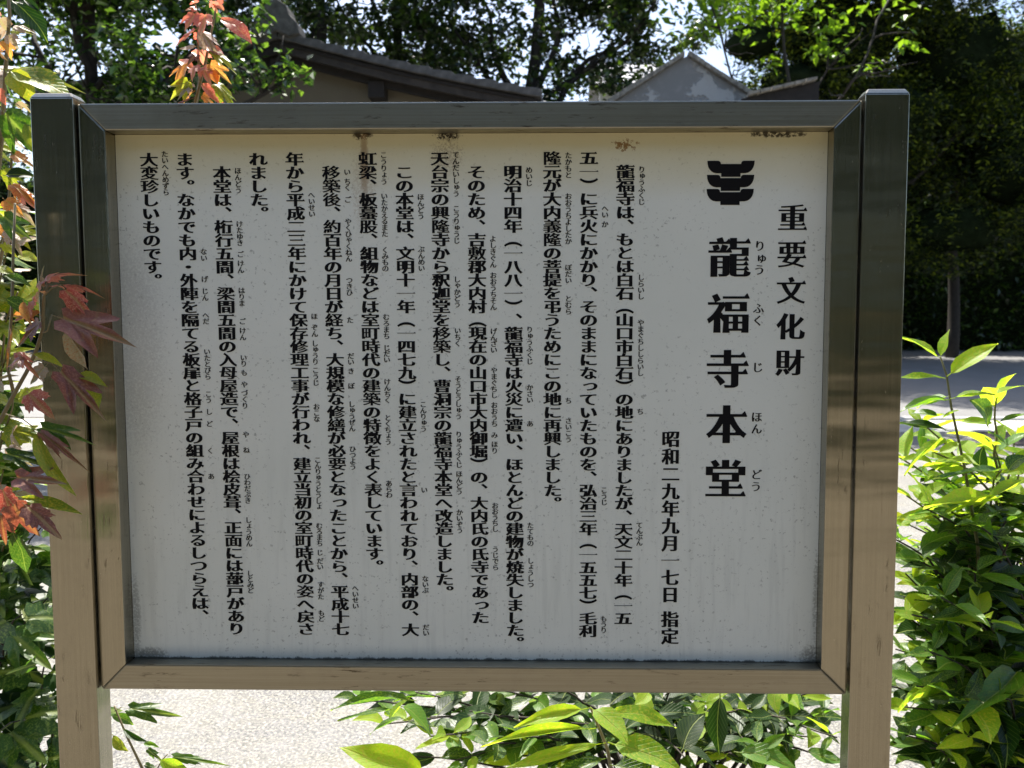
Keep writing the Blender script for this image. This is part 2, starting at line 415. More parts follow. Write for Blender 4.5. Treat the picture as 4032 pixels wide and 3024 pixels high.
def tree(name, label, base, blobs, nleaf, size, mat, limbs, bark, seedv, thresh=-.05, nscale=.9, group=None, aspect=.55, droop=.3, extra=None, trunk_r=.16, shell=.35, core=0):
    rr = random.Random(seedv)
    t = thing(name, label, 'tree', base, group)
    top = Vector(limbs[0])
    mb = MB(); pts = limb(mb, (base[0], base[1], base[2] - .2), top, trunk_r, trunk_r * .5, rr, 9, .04, 10); mb.build('trunk', bark, t, smooth=True)
    mb = MB(); ends = []
    for e in limbs[1:]:
        e = Vector(e); s = min(pts, key=lambda q: (q - (e + (Vector(base) - e) * .35)).length)
        pp = limb(mb, s, e, trunk_r * .5, .02, rr, 6, .10, 8)
        for q in range(5):
            st = pp[rr.randint(3, 7)]; en = st + Vector((rr.uniform(-1, 1), rr.uniform(-1, 1), rr.uniform(-.2, .9))) * .9
            limb(mb, st, en, .022, .006, rr, 4, .12, 4)
    if mb.v: mb.build('branch', bark, t, smooth=True)
    P = blob_points(blobs, nleaf, rr, thresh, nscale, shell)
    if extra: P += extra
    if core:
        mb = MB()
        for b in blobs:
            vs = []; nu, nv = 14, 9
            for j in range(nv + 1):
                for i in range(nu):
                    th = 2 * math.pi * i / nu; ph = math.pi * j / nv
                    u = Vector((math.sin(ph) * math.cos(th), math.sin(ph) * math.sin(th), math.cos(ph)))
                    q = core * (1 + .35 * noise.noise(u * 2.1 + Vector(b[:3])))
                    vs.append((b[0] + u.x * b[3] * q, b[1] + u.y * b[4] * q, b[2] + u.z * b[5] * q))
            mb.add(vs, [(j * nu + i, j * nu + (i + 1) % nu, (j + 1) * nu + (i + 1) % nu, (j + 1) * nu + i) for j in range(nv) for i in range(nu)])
        o = mb.build('shade_core', m_core, t, smooth=True); o['kind'] = 'stuff'
    o = obj('crown', leaf_cloud(P, size, aspect=aspect, droop=droop, seedv=seedv), mat, t); o['kind'] = 'stuff'
    return t
G_dark = leaf_mat('evergreen_leaf', [(0, (.008, .020, .005)), (.6, (.024, .055, .010)), (1, (.11, .20, .024))], .45, .28, island=True, spec=.9)
G_mid = leaf_mat('broad_leaf', [(0, (.010, .028, .006)), (.5, (.030, .080, .013)), (1, (.17, .32, .05))], .45, .24, island=True, spec=1.0)  # brightest stop puts sunlit patches into the leaf colour
G_con = leaf_mat('yew_leaf', [(0, (.008, .018, .003)), (.7, (.030, .055, .007)), (1, (.24, .31, .020))], .55, .42, island=True)  # last stop paints the sunlit highlights of the sprays
G_bri = leaf_mat('fresh_leaf', [(0, (.09, .19, .014)), (1, (.17, .31, .02))], .62, .35, island=True)
G_gar = leaf_mat('garden_leaf', [(0, (.028, .042, .010)), (1, (.055, .072, .018))], .35, .4, island=True)
def W(px, py, d): return tuple(at(px, py, d))
def bl(px, py, d, rx, ry, rz): p = at(px, py, d); return (p.x, p.y, p.z, rx, ry, rz)

# left broadleaf tree, partly in front of the tan house
bx = at(330, 1300, 10.3)
sp = []
rr = random.Random(3)
for (px, py, n, r) in ((1120, 265, 34, .12), (1060, 300, 26, .13), (1180, 290, 26, .10), (980, 300, 40, .14), (900, 290, 44, .18), (1130, 345, 26, .09), (840, 330, 60, .22), (930, 230, 30, .15), (900, 150, 30, .16)):
    q = at(px, py, 9.9)
    for i in range(n): sp.append(q + Vector((rr.gauss(0, r), rr.gauss(0, r), rr.gauss(0, r * .7))))
tree('broadleaf_tree', 'large broadleaf tree with glossy leaves spreading left in front of the tan house', (bx.x, bx.y, 0),
     [bl(120, 60, 10.3, 1.5, 1.3, 1.3), bl(560, 20, 10.2, 1.5, 1.2, .8), bl(300, 330, 10.1, 1.5, 1.0, .55), bl(620, 270, 10.0, 1.1, .9, .5), bl(830, 60, 10.2, .7, .9, .8),
      bl(300, -350, 10.3, 2.4, 1.8, 1.2)], 13500, .135, G_mid,
     [W(370, -250, 10.3), W(60, 0, 10.3), W(520, -60, 10.2), W(850, 60, 10.0), W(560, 330, 10.0), W(0, 250, 10.3), W(240, -500, 10.3), W(1150, 300, 9.9), W(700, 180, 10)], m_bark, 11, .12, 1.3, extra=sp, trunk_r=.13)
# trees in the middle behind the roofs
grp = 'tall trees behind the roofs'
bx = at(2075, 1300, 17)
tree('broadleaf_tree', 'dark leafy tree with a thick trunk behind the right end of the house roof', (bx.x, bx.y, ground_z(bx.y)),
     [bl(2050, 60, 17, 2.6, 2, 1.7), bl(2350, 130, 17, 1.7, 1.8, 1.2), bl(2280, 370, 16.6, 1.5, 1.2, .8), bl(1800, 20, 17, 1.5, 1.5, .8), bl(2600, 40, 17, 1.4, 1.5, 1.1), bl(2100, -350, 17, 3.2, 2.5, 1.8)], 22000, .16, G_dark,
     [W(2085, -350, 17), W(2300, -200, 17), W(1850, -100, 17), W(2500, 60, 17), W(1750, 60, 17), W(2380, 200, 16.5), W(2230, 330, 16.5), W(2650, -100, 17)], m_bark, 12, .13, .95, trunk_r=.2, group=grp)
bx = at(1580, 1300, 18)
tree('broadleaf_tree', 'dark leafy tree showing sky gaps above the middle of the tan house roof', (bx.x, bx.y, ground_z(bx.y)),
     [bl(1540, 80, 18, 1.4, 1.6, 1.2), bl(1350, 0, 18, 1.6, 1.6, .9), bl(1700, 180, 18, 1.3, 1.3, .6), bl(1500, -300, 18, 3.0, 2.2, 1.5)], 12000, .16, G_dark,
     [W(1560, -300, 18), W(1300, -60, 18), W(1750, 0, 18), W(1420, -250, 18), W(1700, 180, 18)], m_bark, 13, .16, 1.0, trunk_r=.18, group=grp)
bx = at(1230, 1300, 17)
tree('broadleaf_tree', 'dense dark tree crown directly behind the roof ridge ornament', (bx.x, bx.y, ground_z(bx.y)),
     [bl(1080, 20, 17, 1.9, 1.6, 1.0), bl(1260, 120, 17, .9, 1.2, .6), bl(880, 60, 17, 1.2, 1.4, .9), bl(1050, -300, 17, 2.8, 2.2, 1.4)], 12000, .16, G_dark,
     [W(1240, -300, 17), W(950, -100, 17), W(1250, 60, 17), W(1080, -200, 17)], m_bark, 14, .0, 1.0, trunk_r=.18, group=grp)
# conifer and its neighbours at the right
bx = at(3420, 1300, 23.5)
tree('yew_tree', 'dark yew with sprays coloured sunlit olive yellow filling the upper right behind the post', (bx.x, bx.y, ground_z(bx.y)),
     [bl(2960, 170, 22.8, 1.46, 1.30, 0.90), bl(3120, 330, 22.7, 1.79, 1.40, 0.90), bl(3300, 150, 23.5, 3.25, 2.40, 2.13), bl(3750, 250, 23.9, 3.36, 2.60, 2.69), bl(4000, 650, 24.0, 2.69, 2.40, 2.46), bl(3500, 480, 23.5, 3.58, 2.20, 1.68), bl(3400, -250, 23.5, 5.15, 3.60, 2.69), bl(3750, 900, 23.8, 2.46, 1.80, 1.57)], 90000, .15, G_con,
     [W(3430, -300, 23.5), W(2900, 180, 22.8), W(3200, 300, 23.0), W(3750, 250, 23.5), W(3950, 500, 23.5), W(3250, -50, 23.5)], m_bark, 15, -.06, .7, aspect=.38, droop=.15, trunk_r=.2, shell=.3, core=.48)
bx = at(3080, 1300, 15.0)
brt = []
for (px, py, n, r) in ((3210, 190, 22, .10), (3290, 200, 18, .10), (3260, 120, 18, .11), (2850, 30, 60, .28), (2990, 20, 60, .32), (2700, 10, 40, .26), (2800, 110, 26, .18), (3130, 40, 40, .28), (3320, 80, 24, .17), (2930, 120, 26, .2), (3500, 20, 30, .26), (3560, 170, 14, .12), (3040, 240, 14, .12), (3420, 260, 12, .10)):
    q = at(px, py, 15.0)
    for i in range(n): brt.append(q + Vector((rr.gauss(0, r), rr.gauss(0, r), rr.gauss(0, r * .6))))
tree('young_tree', 'slender young tree with bright yellow green leaves in front of the dark yew', (bx.x, bx.y, ground_z(bx.y)), [bl(3000, -150, 15.0, 1.9, 1.5, .7)], 900, .19, G_bri,
     [W(3100, -200, 15.0), W(2800, 20, 15.0), W(3260, 150, 15.0), W(3500, 0, 15.0)], m_bark, 16, -.2, 1.0, extra=brt, trunk_r=.05)
# tall evergreen hedge closing the far side of the road
rr = random.Random(21); P = []
yh = CAM.y + 30
for i in range(46000):
    x = rr.uniform(-22, 26); t = rr.random(); top = 7.2 + 1.6 * noise.noise(Vector((x * .35, 0, 3))) + .6 * noise.noise(Vector((x * 1.3, 0, 9)))
    z = ground_z(yh) + t * top; dep = rr.random() ** 2 * 1.3
    y = yh + .7 * noise.noise(Vector((x * .5, z * .5, 0))) + dep + .5 * t
    P.append(Vector((x, y, z)))
hg = thing('hedge', 'tall dark evergreen hedge in deep shade along the far side of the road', 'hedge', (2, yh, 0))
nx_, nz_ = 60, 10; vs = []
for j in range(nz_ + 1):
    for i in range(nx_ + 1):
        x = lerp(-22, 26, i / nx_); top = 7.0 + 1.6 * noise.noise(Vector((x * .35, 0, 3)))
        z = ground_z(yh) - .1 + j / nz_ * top; vs.append((x, yh + .75 + .5 * noise.noise(Vector((x * .5, z * .5, 0))), z))
nb_ = len(vs); vs += [(v[0], v[1] + 1.5, v[2]) for v in vs]
fs = [(j * (nx_ + 1) + i, j * (nx_ + 1) + i + 1, (j + 1) * (nx_ + 1) + i + 1, (j + 1) * (nx_ + 1) + i) for j in range(nz_) for i in range(nx_)]
fs += [tuple(q + nb_ for q in f[::-1]) for f in fs]
fs += [(nz_ * (nx_ + 1) + i, nz_ * (nx_ + 1) + i + 1, nb_ + nz_ * (nx_ + 1) + i + 1, nb_ + nz_ * (nx_ + 1) + i) for i in range(nx_)]
o = obj('shade_core', mesh('shade_core', vs, fs), m_core, hg); o['kind'] = 'stuff'
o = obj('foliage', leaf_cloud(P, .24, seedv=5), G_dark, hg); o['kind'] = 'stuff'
#tag(o, 'tall dark evergreen hedge in deep shade along the far side of the road', 'hedge')
for i, (px, d, h_, lab) in enumerate(((-250, 27, 11, 'tall shade tree on the far side of the road at the left'), (3750, 27, 12, 'tall shade tree on the far side of the road at the right'), (3200, 28, 11, 'tall shade tree behind the storehouse'), (4700, 27, 12, 'tall shade tree beyond the right edge of the road'), (-900, 27, 11, 'tall shade tree beyond the left edge of the road'))):
    q = at(px, 1300, d)
    tree('shade_tree', lab, (q.x, q.y, ground_z(q.y)), [(q.x, q.y, h_ - 2.5, 3.6, 3.2, 2.6), (q.x - 1.5, q.y - 1.6, h_ - 4.2, 2.6, 2.6, 1.5), (q.x + 1.6, q.y - 1.2, h_ - 4.5, 2.6, 2.4, 1.5)], 9000, .22, G_dark,
         [(q.x, q.y, h_ - 1), (q.x - 2, q.y - 1, h_ - 3), (q.x + 2, q.y - 1, h_ - 3), (q.x, q.y + 2, h_ - 2)], m_bark, 30 + i, -.3, .6, group='shade trees across the road', trunk_r=.22, core=.7)
# trees at the back of the viewer: seen only as the green in the brushed steel
P = []; rr = random.Random(88)
for i in range(26000):
    x = rr.uniform(-18, 18); z = 2.5 * rr.random(); P.append(Vector((x, -9.0 + .25 * noise.noise(Vector((x, z, 0))) - rr.random() ** 2 * .6, z + .12 * noise.noise(Vector((x * .8, 0, 5))))))
hb = thing('hedge', 'clipped green hedge added unseen behind the viewer to darken the steel reflections', 'hedge', (0, -9.4, 0))  # added out of view so the steel reflects dark green, not pale gaps
mb = MB(); mb.box(-18, 18, -9.9, -9.2, -.1, 2.4); o = mb.build('shade_core', m_core, hb); o['kind'] = 'stuff'
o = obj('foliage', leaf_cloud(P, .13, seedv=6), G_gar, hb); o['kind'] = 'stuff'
GT = (('far left', -13, -12, 10.5), ('second from left', -7.5, -11.4, 11.0), ('left of centre', -2.6, -11.8, 11.4), ('right of centre', 2.4, -11.5, 11.0), ('second from right', 7.4, -12, 11.4), ('far right', 12.6, -12, 10.6))
for i, (wh, x, y, h_) in enumerate(GT):
    tree('garden_tree', 'green garden tree behind the viewer of the sign, ' + wh + ' of its row', (x, y, 0), [(x, y, h_ * .55, 3.0, 2.2, h_ * .46)], 7000, .26,
         G_gar, [(x, y, h_ * .8), (x - 1, y, h_ * .7), (x + 1, y, h_ * .7)], m_bark, 50 + i, -.35, .6, group='garden trees behind the viewer', core=.8)
# ------------------------------------------------------------------ the sign
ZT = 1.97
def steel(name, axis, dirt=.5, ro0=.17):
    """brushed stainless; axis = direction of the brushing"""
    k = N(name); c = k.coord()
    sc = {'Z': (420, 420, 3), 'X': (3, 420, 420)}[axis]
    st = k.noise(k.mapping(c, sc), 1.0, 4, .6)
    sc2 = {'Z': (90, 90, 14), 'X': (14, 90, 90)}[axis]
    sp_ = k.noise(k.mapping(c, sc2, (3, 1, 7)), 1.0, 5, .72)
    big = k.noise(c, 5.5, 4, .6)
    col = k.mix(k.ss(st, .3, .7), (.345, .325, .265), (.41, .39, .325))
    gate = k.math('MULTIPLY', k.ss(sp_, .56, .66), k.ss(big, .40, .62))
    col = k.mix(k.math('MULTIPLY', gate, dirt, clamp=True), col, (.10, .08, .055))
    col = k.mix(k.math('MULTIPLY', k.ss(k.noise(c, 9, 6, .75), .48, .70), .22), col, (.26, .24, .21))
    ro = k.math('ADD', k.math('MULTIPLY', st, .10), k.math('ADD', ro0, k.math('MULTIPLY', gate, .08)))
    tg = k.n('Tangent', direction_type='RADIAL', axis=axis)
    x = k.n('BsdfPrincipled'); k.put(x.inputs['Base Color'], col); k.put(x.inputs['Roughness'], ro)
    k.put(x.inputs['Metallic'], 1.0); und = k.noise(k.mapping(c, {'Z': (1.5, 1.5, 7), 'X': (7, 1.5, 1.5)}[axis], (5, 5, 5)), 1.0, 3, .5)
    b1_ = k.n('Bump'); b1_.inputs['Distance'].default_value = .012; b1_.inputs['Strength'].default_value = .5; k.l(und, b1_.inputs['Height'])
    b2_ = k.n('Bump'); b2_.inputs['Distance'].default_value = .0004; b2_.inputs['Strength'].default_value = .55; k.l(st, b2_.inputs['Height']); k.l(b1_.outputs[0], b2_.inputs['Normal'])
    k.l(b2_.outputs[0], x.inputs['Normal'])
    return k.done(x.outputs[0])
m_sv = steel('brushed_steel_upright', 'Z', .5); m_sh = steel('brushed_steel_rail', 'X', 1.0, .34)
sign = thing('information_board', 'brushed steel information board with a cream panel of black Japanese text', 'sign', (0, .02, 0))
HW, PW, PD = .778, .0769, .0428
for sgn in (-1, 1):
    mb = MB(); xa, xb = (-HW, -HW + PW) if sgn < 0 else (HW - PW, HW)
    mb.box(xa, xb, 0, PD, -.25, ZT - .006)
    post = mb.build('post', m_sv, sign, bevel=.0016)
    mb = MB()
    e1, e2 = .0, .006; z0, z1 = ZT - .0055, ZT + .004
    b1 = [(xa, 0, z0), (xb, 0, z0), (xb, PD, z0), (xa, PD, z0)]; b2 = [(xa + e2, e2, z1), (xb - e2, e2, z1), (xb - e2, PD - e2, z1), (xa + e2, PD - e2, z1)]
    mb.add(b1 + b2, [(3, 2, 1, 0), (4, 5, 6, 7), (0, 1, 5, 4), (1, 2, 6, 5), (2, 3, 7, 6), (3, 0, 4, 7)])
    mb.build('post_cap', m_sv, post, bevel=.0022)
FW, FT, FB, FI, FY0, FY1 = .6987, ZT - .0129, ZT - 1.0944, .0481, .0106, .0425
def rail(poly, mat):
    mb = MB(); mb.prism(poly, FY0, FY1); return mb.build('frame_rail', mat, sign, bevel=.0028)
o_, i_ = (-FW, FW, FB, FT), (-FW + FI, FW - FI, FB + FI, FT - FI)
e_ = .00025
rail([(o_[0] + e_, o_[3]), (i_[0] + e_, i_[3]), (i_[1] - e_, i_[3]), (o_[1] - e_, o_[3])], m_sh)
rail([(o_[0] + e_, o_[2]), (o_[1] - e_, o_[2]), (i_[1] - e_, i_[2]), (i_[0] + e_, i_[2])], m_sh)
rail([(o_[0], o_[2] + e_), (i_[0], i_[2] + e_), (i_[0], i_[3] - e_), (o_[0], o_[3] - e_)], m_sv)
rail([(o_[1], o_[2] + e_), (o_[1], o_[3] - e_), (i_[1], i_[3] - e_), (i_[1], i_[2] + e_)], m_sv)
for sgn in (-1, 1):
    for zz in (FT - .03, (FT + FB) / 2, FB + .03):
        mb = MB(); xs = sorted((sgn * (FW + .0002), sgn * (HW - PW - .0002))); mb.box(xs[0], xs[1], .018, .036, zz - .012, zz + .012)
        mb.build('bracket', m_sv, sign)
mb = MB(); mb.box(i_[0] - .02, i_[1] + .02, FY1 + .0006, FY1 + .003, i_[2] - .02, i_[3] + .02); mb.build('light_stop_plate', m_sv, sign)  # unseen plate added to stop sunlight leaking round the panel edges
# panel
k = N('aged_white_panel'); c = k.coord(); xyz = k.sep(c); X_, Z_ = xyz[0], xyz[2]
sp1 = k.noise(c, 120, 4, .75); cl = k.noise(c, 9, 3, .6); streak = k.noise(k.mapping(c, (60, 1, 5)), 1.0, 4, .6)
col = k.mix(k.ss(k.noise(c, 3.0, 4, .6), .35, .7), (.735, .765, .71), (.785, .81, .755))
spk = k.math('MULTIPLY', k.ss(sp1, .585, .66), k.ss(cl, .34, .56))
col = k.mix(k.math('MULTIPLY', spk, .62), col, (.24, .25, .23))
low = k.math('MULTIPLY', k.ss(Z_, 1.45, 1.1), k.ss(streak, .48, .66))
col = k.mix(k.math('MULTIPLY', low, .17), col, (.38, .40, .38))
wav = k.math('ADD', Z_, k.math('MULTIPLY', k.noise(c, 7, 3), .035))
top_glow = k.math('ADD', k.math('MULTIPLY', k.ss(wav, 1.80, 1.872), .55), k.math('MULTIPLY', k.ss(wav, 1.86, 1.92), .30))  # warm light falling along the panel's top, painted into its colour
col = k.mix(top_glow, col, (.66, .60, .36))
# mould along the bottom edge and in the corners
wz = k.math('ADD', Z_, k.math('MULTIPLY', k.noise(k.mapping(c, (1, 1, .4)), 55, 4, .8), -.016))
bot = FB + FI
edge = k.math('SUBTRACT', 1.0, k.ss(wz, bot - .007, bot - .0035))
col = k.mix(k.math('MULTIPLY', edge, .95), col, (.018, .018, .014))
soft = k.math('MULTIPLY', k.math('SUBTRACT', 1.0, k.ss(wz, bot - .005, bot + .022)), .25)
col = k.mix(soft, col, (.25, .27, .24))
def spot(x, z, rx, rz, colr, amt, thr=(.5, .62), sc=160):
    global col
    dx = k.math('DIVIDE', k.math('SUBTRACT', X_, x), rx); dz = k.math('DIVIDE', k.math('SUBTRACT', Z_, z), rz)
    r2 = k.math('ADD', k.math('MULTIPLY', dx, dx), k.math('MULTIPLY', dz, dz))
    f = k.math('SUBTRACT', 1.0, k.ss(r2, .0, 1.0))
    g = k.ss(k.math('ADD', k.noise(c, sc, 4, .8), k.math('MULTIPLY', f, .22)), thr[0] + .10, thr[1] + .12)
    col = k.mix(k.math('MULTIPLY', k.math('MULTIPLY', f, g), amt, clamp=True), col, colr)
top = FT - FI
spot(-.195, top - .002, .026, .014, (.05, .035, .015), 1.3); spot(-.192, top - .05, .010, .085, (.28, .17, .08), .7, (.35, .5))
spot(-.04, top - .002, .036, .017, (.03, .022, .012), 1.4); spot(-.04, top - .04, .05, .05, (.20, .13, .07), .5, (.55, .66), 220)
spot(-.195, top - .10, .035, .13, (.34, .24, .14), .35, (.52, .66), 220)
spot(.285, top - .020, .045, .024, (.26, .15, .05), 1.0, (.62, .66), 60); spot(.56, top - .004, .08, .009, (.06, .05, .03), 1.2, (.5, .62), 120)

spot(i_[0] + .03, bot + .006, .05, .022, (.08, .085, .07), .7, (.44, .60), 260); spot(i_[0] + .006, bot + .08, .014, .12, (.2, .21, .18), .55, (.48, .62), 260)
spot(i_[1] - .002, bot + .004, .045, .045, (.08, .082, .07), .7, (.40, .64), 240); spot(i_[1] - .002, bot + .12, .010, .14, (.2, .2, .16), .6, (.48, .62), 240)
spot(i_[0] + .02, 1.52, .09, .30, (.42, .43, .40), .45, (.44, .66), 200)
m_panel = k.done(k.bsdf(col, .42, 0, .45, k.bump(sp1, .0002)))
PY = .0407
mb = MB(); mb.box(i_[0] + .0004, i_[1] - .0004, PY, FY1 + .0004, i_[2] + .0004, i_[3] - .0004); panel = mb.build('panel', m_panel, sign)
m_ink = simple('black_lettering', (.006, .006, .007), .75, .1, 3, spec=.15)

# ---- lettering: outlines of the built-in font, drawn wider across upright strokes, with the small triangles of a Mincho face
_fc = bpy.data.curves.new('lettering', 'FONT'); _fo = bpy.data.objects.new('lettering', _fc); COL.objects.link(_fo)
KANA = set('ぁぃぅぇぉっゃゅょゎ'); _cache = {}
def outlines(ch):
    _fc.body = ch; dg = bpy.context.evaluated_depsgraph_get(); dg.update()
    cu = _fo.evaluated_get(dg).to_curve(dg); res = []
    for s in cu.splines:
        bp = s.bezier_points; n = len(bp); poly = []
        for i in range(n):
            a, b = bp[i], bp[(i + 1) % n]
            straight = a.handle_right_type == 'VECTOR' and b.handle_left_type == 'VECTOR'
            m = 1 if straight else 5
            for q in range(m):
                t = q / m; u = 1 - t
                p = a.co * u ** 3 + a.handle_right * 3 * u * u * t + b.handle_left * 3 * u * t * t + b.co * t ** 3
                v = Vector((p.x, p.y))
                if not poly or (v - poly[-1]).length > 1e-4: poly.append(v)
        if len(poly) > 2 and (poly[0] - poly[-1]).length < 1e-4: poly.pop()
        if len(poly) > 2: res.append(poly)
    _fo.evaluated_get(dg).to_curve_clear()
    return res
def area(p): return sum(p[i].x * p[(i + 1) % len(p)].y - p[(i + 1) % len(p)].x * p[i].y for i in range(len(p))) / 2
def embolden(polys, wx0, wy, uroko):
    big = max(polys, key=lambda p: abs(area(p))); s = 1 if area(big) > 0 else -1
    out = []
    for p in polys:
        wx = wx0
        if area(p) * s < 0:
            wd = max(v.x for v in p) - min(v.x for v in p); wx = max(-.004, min(wx0, .24 * wd - .006))
        n = len(p); q = []
        for i in range(n):
            a, b, c = p[i - 1], p[i], p[(i + 1) % n]
            e1, e2 = (b - a).normalized(), (c - b).normalized()
            n1, n2 = Vector((e1.y, -e1.x)) * s, Vector((e2.y, -e2.x)) * s
            w1, w2 = wx * n1.x ** 2 + wy * n1.y ** 2, wx * n2.x ** 2 + wy * n2.y ** 2
            det = n1.x * n2.y - n1.y * n2.x
            if abs(det) < .25: d = (n1 * w1 + n2 * w2) / 2
            else: d = Vector(((w1 * n2.y - w2 * n1.y) / det, (n1.x * w2 - n2.x * w1) / det))
            if d.length > 1.6 * max(abs(wx), .02): d = d.normalized() * 1.6 * max(abs(wx), .02)
            q.append(b + d)
        out.append(q)
    if uroko:
        res = []
        for p in out:
            n = len(p); q = []
            ccw = s > 0
            P_ = p if ccw else p[::-1]      # now the ink lies to the left of the walk for outer outlines
            for i in range(n):
                a, b, c, d = P_[i - 2], P_[i - 1], P_[i], P_[(i + 1) % n]
                # walk: a->b bottom edge going right, b->c short edge going up, c->d top edge going left
                if (c.y - b.y) > .015 and (c.y - b.y) < .085 and abs(c.x - b.x) < .02 and (c.x - d.x) > .13 and abs(c.y - d.y) < .01 and (b.x - a.x) > .13 and abs(a.y - b.y) < .012:
                    q += [Vector((c.x + .012, b.y + .012)), Vector((c.x - .045, c.y + uroko)), Vector((c.x - .062, c.y + uroko * .9)), Vector((c.x - .12, c.y))]
                else: q.append(c)
            res.append(q)
        out = res
    return out
def glyph(ch, wx, wy, uroko):
    key = (ch, wx, wy, uroko)
    if key in _cache: return _cache[key]
    polys = outlines(ch); npt = sum(len(p) for p in polys)
    kanji = ord(ch) >= 0x4e00
    if kanji and wx > .02:
        wx = wx * .92
        cx_ = min(1.0, 135.0 / max(1, npt)); wx_ = max(.006, wx * cx_)
        wy_ = wy if npt < 130 else wy * 1.25
    else: wx_, wy_ = wx, wy
    if ch == '一': wy_ = -.022
    polys = embolden(polys, wx_, wy_, uroko if kanji else 0)
    off = Vector((0, 0))
    if ch in '、。': off = Vector((.60, .58))
    elif ch in KANA: off = Vector((.09, .10))
    pp = []
    for p in polys:
        q = [v + off - Vector((.5, .38)) for v in p]
        if ch in '（）': q = [Vector((v.y, -v.x)) for v in q]
        pp.append(q)
    vin = [v for p in pp for v in p]; ed = []; b = 0
    for p in pp: ed += [(b + i, b + (i + 1) % len(p)) for i in range(len(p))]; b += len(p)
    vo, _, fo, _, _, _ = geometry.delaunay_2d_cdt(vin, ed, [], 0, 1e-6)
    tris = []
    for f in fo:
        cxy = sum((vo[q] for q in f), Vector((0, 0))) / len(f); wn = 0
        for p in pp:
            for i in range(len(p)):
                a, c = p[i], p[(i + 1) % len(p)]
                if (a.y <= cxy.y) != (c.y <= cxy.y) and a.x + (cxy.y - a.y) / (c.y - a.y) * (c.x - a.x) > cxy.x: wn += 1 if c.y > a.y else -1
        if wn: tris.append(tuple(f))
    vs = vo
    _cache[key] = (vs, tris); return _cache[key]
class Print:
    def __init__(s): s.v = []; s.f = []
    def put(s, ch, x, z, w_, h_, wx=.057, wy=.004, uroko=.055):
        if ch in ' 　': return
        vs, ts = glyph(ch, wx, wy, uroko); b = len(s.v)
        s.v += [(x + v.x * w_, PY - .0005, ZT + z + v.y * h_) for v in vs]
        s.f += [tuple(i + b for i in t) for t in ts]
    def build(s, name):
        me = mesh(name, s.v, s.f); bm = bmesh.new(); bm.from_mesh(me)
        for f in bm.faces:
            f.normal_update()
            if f.normal.y > 0: f.normal_flip()
        bm.to_mesh(me); bm.free(); o = obj(name, me, m_ink, panel); o['kind'] = 'stuff'; return o
PITCH = .02448; EMW, EMH = .0336, .0262
